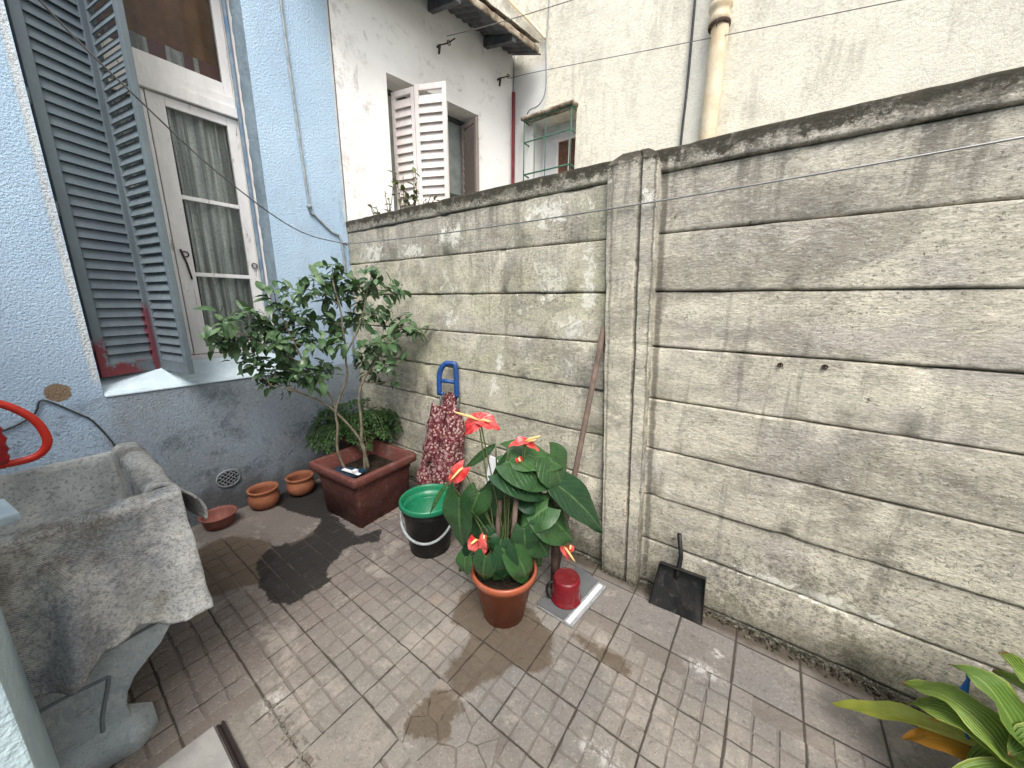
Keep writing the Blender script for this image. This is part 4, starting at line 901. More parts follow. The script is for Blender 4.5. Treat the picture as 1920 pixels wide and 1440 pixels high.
b.grid(foot, 40, 10); b.add([foot(1, v / 10) for v in range(11)] + [V((1.33, -1.725, 0))], [tuple(range(12))]); b.build('foot', MT['ped'], sk)
# dark stick in the basin
cable('stick', [(.735, -1.635, .52), (.76, -1.60, .66), (.77, -1.58, .83)], .009, MT['cable'], 'dark stick leaning in the inner corner of the sink', 'stick', 6)
b = MB(); M_ = Matrix.Translation((1.19, -1.985, .862)) @ Matrix.Rotation(R(8), 4, 'Z') @ Matrix.Rotation(R(-4), 4, 'Y'); b.box((-.13, -.12, -.015), (.09, .105, .012), M_, .006)
tag(b.build('washing_board', MT['sill'], None, (1.19, -1.985, .86)), 'pale slab lying across the sink at the left edge', 'board')
# front mat
hem = [(-1.53, .432), (-1.57, .436), (-1.62, .430), (-1.655, .415), (-1.69, .435), (-1.715, .460), (-1.74, .452), (-1.765, .452), (-1.79, .462), (-1.82, .440), (-1.87, .402), (-1.93, .385), (-1.99, .38), (-2.1, .42), (-2.6, .40)]
def hemz(y):
    for k in range(len(hem) - 1):
        if hem[k][0] >= y >= hem[k + 1][0]:
            t = (hem[k][0] - y) / (hem[k][0] - hem[k + 1][0]); t = t * t * (3 - 2 * t); return hem[k][1] * (1 - t) + hem[k + 1][1] * t
    return .42
def matP(u, v):
    y = YE + .008 - u * 1.0; zh = hemz(y)
    if v < .12: t = v / .12; x, z = X1_ - .068 - .004, zt - .10 + .10 * t
    elif v < .26:
        a = (v - .12) / .14 * math.pi; x, z = X1_ - .034 - .044 * math.cos(a), zt + .004 + .020 * math.sin(a) 
    else:
        t = (v - .26) / .74; x = X1_ + .010; z = zt + .004 - (zt - zh) * t
        yy_ = y + .05 * t; x += min(1, t * 1.8) * (.105 * (.5 + .5 * math.sin((yy_ + 1.58) * 23 + .6 * math.sin(yy_ * 31))) ** 1.5 * (.25 + .75 * t) + .02 * (1 + math.sin(yy_ * 9 - t * 1.5)) * t) + .022 * t * nz((y * 9, t * 3, 3)) + .006 * t
    q = V((x, y, z)); k = .0045 * nz((y * 22, z * 22, x * 22)) + .008 * nz((y * 7, z * 7, 1)) * min(1, v * 3)
    edge = 1 if u > .015 else 0
    return q + V((k, .006 * nz((z * 14, 2, 2)) * (1 - edge), k + .004 * nz((y * 45, 7, 7)) * (v > .97)))
b = MB(); b.grid(matP, 110, 70); fm = b.build('cloth_mat', MT['mat'], None, (1.42, -1.9, .8), solid=.004); tag(fm, 'large worn grey mat draped over the front rim of the sink', 'mat')
def mat2(u, v):
    x = X0_ + .05 + (X1_ - .10 - X0_) * u; hang = .17 + .015 * math.sin(u * 5)
    inn = .22 + .05 * math.sin(u * 4 + 1)
    if v < .35: t = v / .35; y, z = YE - .070 - .01 * (1 - t), zt - inn * (1 - t)
    elif v < .58: a = (v - .35) / .23 * math.pi; y, z = YE - .031 - .040 * math.cos(a), zt + .008 + .026 * math.sin(a)
    else:
        t = (v - .58) / .42; y = YE + .010 + .060 * math.sin(t * 1.9) * (.10 + .90 * u ** 2) * (1 if u < .96 else 1.05); z = zt + .006 - hang * t
    k = .007 * nz((x * 9, z * 9, v * 3)); return V((x + .006 * nz((v * 14, 1, u)), y + k, z + k))
b = MB(); b.grid(mat2, 50, 50); tag(b.build('cloth_mat', MT['mat'], None, (1.05, -1.53, .84), solid=.008), 'short thick mat folded over the right end of the sink', 'mat')
# red hoop and ribbed body
hp = empty('hose_reel', (.75, -1.86, .9)); tag(hp, 'bright red hoop of hose with a dark red ribbed end above the sink', 'hose')
b = MB(); b.tube(bez([(.75, -2.02, 1.135), (.75, -1.93, 1.145), (.75, -1.862, 1.124), (.75, -1.805, 1.056), (.75, -1.785, .985), (.75, -1.790, .935), (.75, -1.825, .900), (.75, -1.90, .895), (.75, -1.99, .90)], 40), .0135, 12); b.build('hoop', MT['red_pl'], hp)
b = MB(); b.lathe([(.0, 0), (.022, 0), (.030, .02), (.026, .035), (.033, .05), (.028, .07), (.036, .09), (.028, .11), (.032, .13), (.02, .16), (0, .165)], (.76, -1.905, .905), 16); b.build('ribbed_end', MT['red_dk'], hp)

# ------------------------------------------------------------------ pots by the blue wall
def claypot(c, sc=1):
    r = empty('clay_pot', c)
    b = MB(); b.lathe([(0, .004), (.062, .004), (.066, 0), (.088, .022), (.100, .055), (.099, .085), (.088, .108), (.084, .118), (.096, .132), (.101, .145), (.096, .150), (.086, .147), (.078, .128), (.078, .11), (.085, .08), (.08, .045), (.05, .03), (0, .03)], c, 40, wob=.006); b.build('body', MT['terra'], r)
    return r
p1 = claypot((.112, -.915, .004)); p1['group'] = 'round clay pots by the blue wall'; tag(p1, 'wide-mouthed round clay pot nearest the flat red bowl', 'pot')
p2 = p1.copy(); S.collection.objects.link(p2); p2.location = (.130, -.665, .004); p2.rotation_euler.z = 1.1; tag(p2, 'wide-mouthed round clay pot between its twin and the square planter', 'pot')
for ch in p1.children: q = ch.copy(); S.collection.objects.link(q); q.parent = p2
b = MB(); b.lathe([(0, .003), (.072, .003), (.080, .008), (.092, .06), (.098, .075), (.104, .08), (.104, .088), (.097, .089), (.088, .07), (.074, .018), (0, .015)], (.130, -1.195, .004), 40); tag(b.build('clay_bowl', MT['saucer'], None, (.13, -1.195, 0)), 'shallow reddish bowl on the floor below the round vent', 'bowl')
# ------------------------------------------------------------------ square planter
ang = R(3.5); pc = V((.725, -.452, 0))
def sq(h, z, rr, n=6):
    """rounded square ring points"""
    out = []
    for q in range(4):
        cx, cy = [(h - rr, h - rr), (-(h - rr), h - rr), (-(h - rr), -(h - rr)), (h - rr, -(h - rr))][q]
        for k in range(n + 1):
            a = q * math.pi / 2 + k / n * math.pi / 2; x, y = cx + rr * math.cos(a), cy + rr * math.sin(a)
            out.append(pc + V((x * math.cos(ang) - y * math.sin(ang), x * math.sin(ang) + y * math.cos(ang), z)))
    return out
def sqloft(mb, secs, cap=False):
    rings = [sq(*s_) for s_ in secs]; n = len(rings[0]); vs = [p for r_ in rings for p in r_]
    fs = [(i * n + k, i * n + (k + 1) % n, (i + 1) * n + (k + 1) % n, (i + 1) * n + k) for i in range(len(rings) - 1) for k in range(n)]
    mb.add(vs, fs, True)
    if cap: mb.add(rings[-1], [tuple(range(n))])
pl = empty('square_planter', pc); tag(pl, 'large square maroon plastic planter in the corner', 'planter')
b = MB(); sqloft(b, [(.20, .0, .02), (.208, .002, .02), (.226, .29, .02), (.227, .295, .02), (.232, .297, .02), (.234, .335, .02), (.236, .336, .02), (.264, .338, .03), (.268, .344, .03), (.270, .386, .03), (.265, .394, .03), (.238, .394, .024), (.232, .388, .02), (.222, .25, .02)]); b.build('body', MT['planter'], pl)
b = MB(); rg = sq(.223, .285, .02); b.add(rg, [tuple(range(len(rg)))]); 
for k in range(260):
    x, y = random.uniform(-.2, .2), random.uniform(-.2, .2); r_ = random.uniform(.004, .012); c_ = pc + V((x, y, .287))
    vs = [c_ + V((random.gauss(0, 1), random.gauss(0, 1), random.gauss(0, .7))).normalized() * r_ for _ in range(4)]; b.add(vs, [(0, 1, 2), (0, 2, 3), (0, 1, 3), (1, 2, 3)])
b.build('soil', MT['soil'], pl)
b = MB(); b.box((-.13, -.06, 0), (.14, .06, .005), Matrix.Translation(pc + V((-.02, -.13, .325))) @ Matrix.Rotation(R(14), 4, 'Z') @ Matrix.Rotation(R(-6), 4, 'Y')); tag(b.build('plastic_tray', MT['blue_dk'], None, pc + V((-.02, -.13, .32))), 'dark blue packet lying in the square planter', 'packet')
b = MB(); b.box((-.085, -.014, 0), (.085, .014, .006), Matrix.Translation(pc + V((.06, -.14, .350))) @ Matrix.Rotation(R(8), 4, 'Z'), .002); b.box((.03, -.02, .004), (.06, .012, .03), Matrix.Translation(pc + V((.06, -.14, .350))) @ Matrix.Rotation(R(8), 4, 'Z'), .004)
tag(b.build('plant_label', MT['whiteb'], None, pc + V((.06, -.14, .35))), 'white plastic strip lying on the packet in the square planter', 'strip')

# ------------------------------------------------------------------ leaves
class LB(MB):
    def __init__(s): super().__init__(); s.lu = []; s.lv = []
    def leaf(s, base, tip, nrm, wid, shape='ell', bend=.15, fold=.15, nu=6, nv=4, wave=0):
        base, tip = V(base), V(tip); d = tip - base; L = d.length; d.normalize(); n = V(nrm); n = (n - d * n.dot(d)); n = n.normalized() if n.length > 1e-4 else d.orthogonal().normalized(); w = d.cross(n)
        vs = []; ph = random.random() * 6
        for i in range(nu + 1):
            t = i / nu
            if shape == 'ell': hw = math.sin(math.pi * min(1, t * .94 + .03) ** .85) ** .85
            elif shape == 'heart':
                hw = (1.04 * math.sqrt(max(0, 1 - ((t - .30) / .36) ** 2)) if t < .30 else (1 - ((t - .30) / .70) ** 1.55)) if t > .0 else .55
                if t < .3: hw = max(hw, .55)
            else: hw = min(1, (t + .04) * 3.2) * (1 - max(0, (t - .45) / .55) ** 2.2)
            for j in range(-nv, nv + 1):
                u = j / nv; off = 0
                if shape == 'heart': off = -.24 * L * abs(u) ** 1.2 * (1 - min(1, t * 3.2)) if t < .32 else 0
                zb = -bend * L * (t * t) + fold * wid * hw * abs(u) - (.14 * wid * (u ** 2)) + wave * L * math.sin(t * 12 + u * 2 + ph) * abs(u)
                vs.append(base + d * (t * L * (1 - .12 * bend * t) + off) + w * (u * hw * wid) + n * zb); s.lu.append(u); s.lv.append(t)
        k = 2 * nv + 1
        s.add(vs, [(i * k + j, (i + 1) * k + j, (i + 1) * k + j + 1, i * k + j + 1) for i in range(nu) for j in range(2 * nv)], True)
    def fin(s, name, mat, parent=None, loc=None, solid=0):
        s.at['lu'] = s.lu; s.at['lv'] = s.lv; return s.build(name, mat, parent, loc, solid)
# ---- shrub
sh = empty('shrub', (.70, -.45, .28)); tag(sh, 'leafy dark green shrub with thin crossing stems growing in the square planter', 'shrub')
view = (CAM - V((.72, -.42, 1.2))); view.z = 0; view.normalize()
ST = dict(
 a=[(.706,-.444,.28),(.706,-.444,.376),(.705,-.445,.498),(.633,-.567,.74),(.584,-.65,.84),(.539,-.725,.892),(.493,-.803,.954)],
 b=[(.64,-.555,.30),(.627,-.577,.391),(.619,-.591,.489),(.63,-.572,.626),(.628,-.574,.753),(.649,-.54,.872),(.674,-.497,.989),(.676,-.494,1.152),(.678,-.491,1.299),(.672,-.501,1.483),(.66,-.52,1.62)],
 c=[(.72,-.42,.28),(.705,-.446,.486),(.707,-.443,.665),(.709,-.438,.86),(.723,-.415,.948),(.753,-.365,1.034),(.788,-.305,1.141)],
 d=[(.633,-.567,.74),(.619,-.591,.855),(.59,-.64,.959),(.55,-.707,1.081),(.484,-.818,1.18),(.425,-.917,1.253),(.37,-1.0,1.33)],
 e=[(.676,-.494,1.152),(.729,-.405,1.339),(.756,-.359,1.515),(.776,-.326,1.647)],
 f=[(.788,-.305,1.141),(.846,-.207,1.291),(.924,-.075,1.321)], g=[(.584,-.65,.84),(.513,-.769,.918),(.446,-.883,.972)],
 h=[(.672,-.501,1.483),(.616,-.596,1.56),(.568,-.677,1.578)], i=[(.55,-.707,1.081),(.518,-.762,1.307),(.492,-.804,1.462)])
RAD = dict(a=.011, b=.0105, c=.012, d=.008, e=.006, f=.006, g=.005, h=.005, i=.006)
b = MB(); nodes_ = []
for k, pts in ST.items():
    q = bez(pts, 30); q = [p + V((nz(p, 9), nz(p, 9, 3), 0)) * .008 for p in q]; n_ = len(q); b.tube(q, [RAD[k] * (1 - .55 * i_ / n_) for i_ in range(n_)], 8); nodes_ += q[n_ // 3:]
CL = [(.66,-.52,1.73),(.61,-.61,1.63),(.67,-.51,1.63),(.73,-.41,1.63),(.78,-.32,1.7),(.78,-.31,1.6),(.86,-.19,1.6),(.5,-.8,1.55),(.52,-.75,1.47),(.57,-.68,1.56),(.63,-.57,1.53),(.69,-.48,1.55),(.74,-.38,1.52),(.42,-.93,1.42),(.37,-1.02,1.38),(.43,-.91,1.35),(.48,-.83,1.35),(.52,-.75,1.39),(.57,-.67,1.38),(.63,-.57,1.39),(.66,-.53,1.32),(.73,-.41,1.39),(.78,-.32,1.4),(.82,-.25,1.44),(.87,-.17,1.36),(.94,-.06,1.31),(.32,-1.1,1.28),(.35,-1.04,1.26),(.4,-.96,1.26),(.44,-.9,1.25),(.49,-.81,1.27),(.54,-.72,1.28),(.6,-.62,1.26),(.64,-.56,1.24),(.74,-.38,1.23),(.8,-.29,1.23),(.84,-.22,1.2),(.38,-1.0,1.16),(.42,-.93,1.12),(.46,-.85,1.13),(.52,-.76,1.15),(.43,-.91,1.02),(.46,-.86,1.07),(.5,-.8,1.02),(.55,-.71,1.06),(.59,-.64,1.02),(.61,-.6,1.07),(.73,-.4,1.1),(.78,-.32,1.1),(.82,-.25,1.09),(.76,-.35,1.01),(.83,-.23,.95),(.43,-.92,.94),(.47,-.84,.92)]
lf = LB()
for ci, c_ in enumerate(CL):
    dep = random.uniform(-.17, .14); edge = c_[0] > .85 or c_[2] > 1.65
    if edge: dep *= .4
    c_ = V(c_) + view * dep
    c_.x = max(c_.x, .12); c_.y = min(c_.y, -.10)
    near = min(nodes_, key=lambda p: (p - c_).length + max(0, p.z - c_.z) * .8); tw = bez([near, near.lerp(c_, .5) + V((0, 0, -.02)), c_], 8)
    b.tube(tw, [.0038 * (1 - .5 * k / len(tw)) for k in range(len(tw))], 5); ax = (c_ - near); ax = ax.normalized() if ax.length > .01 else V((0, 0, 1)); ax = (ax + V((0, 0, .35))).normalized()
    nl = 6 if ci >= 51 else random.randint(20, 27)
    if 26 > ci or ci in range(26, 34): nl += 2
    for k in range(nl):
        t = random.uniform(-.08, .03); st_ = c_ + ax * t + V((random.gauss(0, .026), random.gauss(0, .026), random.gauss(0, .018)))
        a = k * 2.4 + random.uniform(-.4, .4); o1 = ax.orthogonal().normalized(); o2 = ax.cross(o1)
        dr = (o1 * math.cos(a) + o2 * math.sin(a)) + ax * random.uniform(-.1, .7) + V((0, 0, random.uniform(-.35, .1))); dr.normalize()
        L_ = random.choice((random.uniform(.035, .07), random.uniform(.06, .105))); up = V((random.gauss(0, .35), random.gauss(0, .35), 1)) + view * .25
        lf.leaf(st_ + dr * .008, st_ + dr * (L_ + .008), up, L_ * random.uniform(.22, .29), 'ell', random.uniform(.05, .7), random.uniform(.1, .5), 6, 2, .012)
b.build('stem', MT['stem'], sh); lf.fin('foliage', MT['shrubleaf'], sh)
# ---- fern behind it
def potround(c, r0, r1, h, mat, name, label, rim=.012, cat='pot', soil=True, n=44):
    r = empty(name, c); tag(r, label, cat); c = V(c); b = MB()
    b.lathe([(0, .0), (r0, .0), (r0 + (r1 - r0) * .85, h - rim * 3.2), (r1 + rim * .3, h - rim * 3), (r1 + rim, h - rim * 2.6), (r1 + rim, h - rim * .5), (r1 + rim * .6, h), (r1 - rim * .1, h), (r1 - rim * .3, h - rim), (r0 * .9, .03)], c, n); b.build('body', mat, r)
    if soil: b = MB(); b.disc(c + V((0, 0, h * .84)), r0 + (r1 - r0) * .78, 30); b.build('soil', MT['soil'], r)
    return r
potround((.30, -.23, .004), .12, .155, .42, MT['planter'], 'flower_pot', 'dark maroon round pot standing behind the square planter in the corner')
fe = empty('fern', (.30, -.23, .36)); tag(fe, 'low spreading fern in the corner behind the square planter', 'fern')
lf = LB(); bs = MB()
for k in range(28):
    a = k * 2.4 + random.uniform(-.2, .2); el = random.uniform(.15, .95); L_ = random.uniform(.22, .35)
    d = V((math.cos(a), math.sin(a), 0)); s_ = V((.30, -.23, .38)) + d * .05
    pts = bez([s_, s_ + d * L_ * .35 + V((0, 0, .18 * el + .08)), s_ + d * L_ * .75 + V((0, 0, .20 * el + .08)), s_ + d * L_ * 1.05 + V((0, 0, .10 * el))], 26)
    pts = [V((max(.03, p.x), min(-.03, p.y), p.z)) for p in pts]
    bs.tube(pts, .0025, 4)
    for i_ in range(5, len(pts) - 1):
        t = (pts[i_ + 1] - pts[i_]); 
        if t.length < 1e-5: continue
        t.normalize(); w = t.cross(V((0, 0, 1))).normalized(); ln = .085 * math.sin(math.pi * (i_ / len(pts)) ** .8) + .012
        for sgn in (-1, 1):
            e = pts[i_] + (w * sgn + t * random.uniform(.3, .9) + V((0, 0, random.uniform(-.25, .3)))).normalized() * ln * random.uniform(.75, 1.1) + V((0, 0, -.012)); 
            for q in range(4):
                f0 = pts[i_].lerp(e, q / 4 + .05); lf.leaf(f0, f0 + ((w * sgn) * (.5 if q < 3 else 1) + t * (.9 if q % 2 else -.2)).normalized() * .030, (random.gauss(0, .4), random.gauss(0, .4), 1), .0078, 'ell', .3, 0, 2, 1)
bs.build('stalk', MT['gstem'], fe); lf.fin('frond', MT['fern'], fe)

# ------------------------------------------------------------------ shopping trolley
tr = empty('shopping_trolley', (1.13, -.14, 0)); tag(tr, 'red and white floral shopping trolley bag with blue handle leaning on the wall', 'trolley')
def bagP(u, v):
    a = u * 2 * math.pi; z = .07 + .80 * v
    w = [.160, .172, .178, .178, .174, .168, .160, .150, .128, .062, .044][min(10, int(v * 10))] ; w2 = [.160, .172, .178, .178, .174, .168, .160, .150, .128, .062, .044][min(10, int(v * 10) + 1)]
    w = w + (w2 - w) * (v * 10 - int(v * 10)); dpt = w * .62
    cx = 1.135 + .085 * v; cy = -.145 + .10 * v
    rx = math.copysign(abs(math.cos(a)) ** .75, math.cos(a)) * w; ry = math.copysign(abs(math.sin(a)) ** .75, math.sin(a)) * dpt
    k = .020 * nz((rx * 9, ry * 9, z * 7)) + .006 * math.sin(a * 9 + z * 12)
    return V((cx + rx * .94 + k, cy + ry * .94 + k - .04 * 0, z))
b = MB(); b.grid(bagP, 64, 60, closed=True); b.build('bag', MT['floral'], tr)
b = MB()   # flap with rounded end in front
def flap(u, v):
    x = (u - .5) * 2; w = .095 * (1 - .15 * v) * (math.sqrt(max(0, 1 - max(0, (v - .75) / .25) ** 2)) if v > .75 else 1); z = .80 - .42 * v
    vv = (z - .07) / .80; cx = 1.135 + .085 * vv - .012 * v; cy = -.145 + .10 * vv; W_ = .118 + .05 * (v)
    return V((cx + x * w * .8 - .02, cy - W_ * .62 * (1 - .25 * x * x) - .022, z - .0 * x)) + V((.006, -.01, 0)) * nz((x * 3, v * 5, 0))
b.grid(flap, 16, 30); b.build('flap', MT['floral'], tr, solid=.008)
b = MB()
hL, hR = V((1.155, -.085, .80)), V((1.275, .0 - .035, .80))
for q in (hL, hR): b.tube([V((q.x - .06, q.y - .02, .10)), q, q + V((.004, .004, .10))], .007, 8)
b.build('frame', MT['steel'], tr)
b = MB(); zt_ = 1.085
A_, B_ = V((1.150, -.088, .86)), V((1.268, -.036, .85))
b.tube(bez([A_, A_ + V((.002, 0, .10)), A_ + V((.012, .004, .17)), A_ + V((.045, .020, .222)), A_ + V((.085, .038, .228)), B_ + V((-.006, -.002, .232)), B_ + V((0, 0, .19)), B_ + V((.002, 0, .08)), B_], 40), .0185, 12)
b.tube([A_ + V((.002, 0, .105)), B_ + V((0, 0, .105))], .0135, 12); b.tube([A_ + V((.0, 0, .01)), A_.lerp(B_, .25) + V((0, 0, .01))], .010, 8); b.build('handle', MT['blue_pl'], tr)
for s in (-1, 1):
    b = MB(); b.lathe([(.0, -.012), (.035, -.012), (.045, -.008), (.045, .008), (.035, .012), (0, .012)], (1.12 + s * .12, -.10 + s * .045, .048), 20, Matrix.Rotation(R(90), 3, 'Y')); b.build('wheel', MT['black_pl'], tr)

# ------------------------------------------------------------------ buckets (green one nested in the black one)
bx = V((1.452, -.485, .003))
bk = empty('black_bucket', bx); tag(bk, 'black bucket with a pale wire handle, holding the green bucket', 'bucket')
tiltM = Matrix.Rotation(R(3), 3, 'Y')
b = MB(); b.lathe([(0, 0), (.118, 0), (.122, .006), (.150, .262), (.158, .266), (.160, .30), (.157, .303), (.150, .300), (.118, .02), (0, .02)], bx, 44); b.build('body', MT['black_pl'], bk)
b = MB(); hp_ = []
ax_ = V((.80, .60, 0)); fw = V((.60, -.80, 0))
for k in range(25):
    a = k / 24 * math.pi; hp_.append(bx + V((0, 0, .285)) + ax_ * (-.165 * math.cos(a)) + fw * (.150 * math.sin(a) ** .8) + V((0, 0, -.16 * math.sin(a))))
b.tube(hp_, .0032, 6); g_ = [p + (fw * .001) for p in hp_[3:22]]; b.tube(g_, .008, 8); b.build('handle', MT['greycable'], bk)
gb = empty('green_bucket', bx + V((0, 0, .028))); tag(gb, 'green plastic bucket sitting inside the black bucket', 'bucket')
b = MB(); b.lathe([(0, .05), (.100, .05), (.138, .27), (.146, .305), (.166, .307), (.172, .314), (.172, .336), (.168, .343), (.162, .344), (.157, .338), (.153, .325), (.141, .27), (.137, .266), (.134, .26), (.096, .065), (0, .065)], bx + V((.003, -.003, -.001)), 56); b.build('body', MT['green_pl'], gb)
# blue bucket and white board behind the anthurium
potround((1.80, -.20, .003), .10, .13, .30, MT['blue_dk'], 'blue_bucket', 'dark blue bucket half hidden behind the red flowering plant', .01, 'bucket', False)
b = MB(); M_ = Matrix.Translation((1.70, -.065, .22)) @ Matrix.Rotation(R(-9), 4, 'X') @ Matrix.Rotation(R(5), 4, 'Y'); b.box((-.16, -.006, -.22), (.10, .006, .25), M_, .003); tag(b.build('white_board', MT['whiteb'], None, (1.7, -.065, 0)), 'white board leaning on the wall behind the flowering plant', 'board')

# ------------------------------------------------------------------ anthurium
pcn = V((2.120, -.600, .004))
potround(pcn, .100, .148, .262, MT['terra_pl'], 'terracotta_pot', 'orange terracotta plastic pot holding the red flowering plant', .011)
an = empty('anthurium', pcn + V((0, 0, .22))); tag(an, 'anthurium with glossy heart-shaped leaves and red flowers in the terracotta pot', 'plant')
vw = (CAM - V((2.1, -.6, .6))).normalized(); vr = V((.8, .6, 0))
LV = [ # base, tip, half width, depth toward camera, normal tweak (right, up), bend
 ((2.125,-.556,.845),(2.325,-.396,.800),.062,-.03,(0,1.5),.12), ((2.262,-.446,.815),(2.345,-.380,.640),.075,-.02,(.5,.6),.12),
 ((2.125,-.556,.790),(2.290,-.425,.665),.070,.03,(0,.9),.10), ((2.095,-.575,.735),(2.270,-.440,.615),.060,.06,(-.1,.9),.15),
 ((2.300,-.415,.665),(2.521,-.240,.428),.062,0,(.35,.7),.10), ((2.235,-.466,.530),(2.390,-.344,.385),.070,.04,(.1,.9),.15),
 ((2.255,-.452,.560),(2.140,-.545,.450),.052,.07,(-.2,.8),.12), ((2.105,-.572,.665),(2.100,-.576,.425),.050,-.01,(.1,-.1),.10),
 ((1.945,-.700,.615),(1.934,-.708,.330),.052,.08,(-.5,.3),.10), ((2.010,-.648,.640),(1.965,-.684,.475),.045,.04,(.4,.4),.10),
 ((2.113,-.566,.850),(2.028,-.633,.590),.018,.04,(.8,.1),.05), ((2.070,-.600,.880),(1.960,-.688,.750),.020,0,(.6,.2),.05),
 ((2.170,-.520,.455),(2.181,-.511,.290),.040,.11,(.1,.4),.12), ((2.200,-.496,.430),(2.285,-.430,.285),.052,.06,(0,.5),.12),
 ((2.135,-.548,.345),(2.222,-.479,.140),.045,.15,(.2,.5),.25), ((2.100,-.576,.345),(2.123,-.558,.130),.036,.17,(0,.5),.3),
 ((2.035,-.628,.320),(2.010,-.647,.160),.036,.16,(-.2,.5),.3), ((1.962,-.686,.310),(1.950,-.696,.200),.030,.10,(-.5,.5),.3),
 ((2.171,-.519,.620),(2.265,-.445,.545),.045,.02,(0,.3),.1), ((2.070,-.600,.610),(1.990,-.664,.440),.060,-.08,(-.3,.3),.1),
 ((2.080,-.592,.270),(2.055,-.612,.180),.030,.12,(0,.7),.2), ((2.090,-.585,.400),(2.075,-.596,.310),.036,.10,(-.1,.8),.2),
 ((2.310,-.408,.620),(2.290,-.425,.480),.045,-.06,(.2,.2),.1), ((1.905,-.730,.700),(1.815,-.805,.530),.014,.02,(-.3,.5),.1),
 ((2.060,-.610,.500),(2.000,-.655,.350),.058,-.05,(-.2,.4),.15), ((2.180,-.512,.540),(2.160,-.527,.380),.055,-.06,(.1,.4),.15),
 ((2.230,-.470,.470),(2.290,-.425,.340),.050,-.05,(.3,.4),.15), ((2.020,-.640,.460),(1.985,-.668,.28),.050,.0,(-.2,.5),.2),
 ((1.99,-.665,.33),(1.905,-.735,.22),.04,-.04,(-.4,.6),.2), ((2.19,-.50,.36),(2.27,-.44,.22),.045,-.04,(.3,.6),.2)]
lf = LB(); sb_ = MB()
for ba, ti, w_, dp_, (nr, nu_), bd in LV:
    ba, ti = V(ba) + vw * dp_, V(ti) + vw * (dp_ + .03); nrm = vw * .9 + vr * nr + V((0, 0, 1)) * nu_
    thin = w_ < .022
    lf.leaf(ba, ti, nrm, w_ * (1 if thin else 1.55), 'ell' if thin else 'heart', bd + random.uniform(0, .15), random.uniform(.08, .35), 18, 6, random.uniform(.010, .025))
    s_ = pcn + V((random.uniform(-.05, .05), random.uniform(-.05, .05), .21))
    sb_.tube(bez([s_, s_.lerp(ba, .5) + V((0, 0, .05)) - vw * .03, ba], 14), .0036, 6)
# flowers
def flower(base, tip, half, side, spt, nrm, curl=.3):
    """base = where stem meets, tip = spathe tip, spt = spadix tip"""
    f = empty('flower', V(base)); f.parent = an; f.location = V(base) - V(an.location)
    q = LB(); q.leaf(base, tip, nrm, half, 'heart', curl + random.uniform(0, .2), random.uniform(.25, .7), 14, 5, .05)
    q.fin('spathe', MT['spathe'], f)
    o = MB(); bb = V(base); tt = V(spt); o.tube([bb, bb.lerp(tt, .3) + V((0, 0, .004)), bb.lerp(tt, .8), tt], [.004, .0065, .005, .002], 8); o.build('spadix', MT['spadix'], f)
FL = [((2.012,-.646,.985),(1.948,-.697,.925),.040,(1.932,-.709,1.020),(-.1,.35)),
      ((2.018,-.642,.985),(2.092,-.583,.950),.038,(2.055,-.612,.975),(.2,.5)),
      ((2.172,-.519,.885),(2.110,-.568,.880),.024,(2.225,-.476,.908),(0,1.2)),
      ((2.176,-.515,.880),(2.232,-.470,.848),.018,(2.21,-.486,.89),(0,1.0)),
      ((1.958,-.690,.760),(1.895,-.740,.665),.036,(1.915,-.722,.700),(.2,.1)),
      ((2.008,-.648,.405),(2.012,-.646,.290),.044,(1.985,-.668,.388),(-.2,.6)),
      ((2.030,-.632,.425),(2.020,-.640,.375),.016,(2.03,-.632,.41),(0,.3)),
      ((2.322,-.398,.350),(2.362,-.367,.255),.026,(2.368,-.362,.262),(.3,.4)),
      ((2.352,-.375,.350),(2.335,-.389,.310),.022,(2.345,-.38,.33),(0,.8)),
      ((2.149,-.537,.805),(2.161,-.527,.770),.016,(2.155,-.53,.785),(0,.3))]
for k, (ba, ti, hw, sp, (nr, nu_)) in enumerate(FL):
    dp_ = .14 if k in (5, 6) else (.06 if k == 4 else .03); ba, ti, sp = V(ba) + vw * dp_, V(ti) + vw * dp_, V(sp) + vw * (dp_ + .02)
    flower(ba, ti, hw, 0, sp, vw + vr * nr + V((0, 0, 1)) * nu_, .15)
    s_ = pcn + V((random.uniform(-.04, .04), random.uniform(-.04, .04), .21)); mid = s_.lerp(ba, .55) + V((0, 0, .06 if k > 4 else 0)) - vw * .02
    sb_.tube(bez([s_, mid, ba], 16), .003, 6)
sb_.build('stalk', MT['gstem'], an); lf.fin('foliage', MT['anthleaf'], an)
def stake(a, c, r, label):
    b = MB(); b.tube([V(a), V(a).lerp(V(c), .5) + V((.002, .001, 0)), V(c)], r, 10); tag(b.build('wooden_stake', MT['wood'], None, a), label, 'stake')
stake(V((2.115, -.565, .16)) + vw * .10, V((2.143, -.542, .625)) + vw * .10, .0115, 'grey wooden stake in front, propping the flowering plant')
stake((2.065, -.61, .17), (2.085, -.588, .60), .013, 'darker wooden stake behind the leaves, in the terracotta pot')
stake((2.255, -.335, .01), (2.275, -.40, .66), .020, 'thick grey wooden stake to the right, among the big leaves')

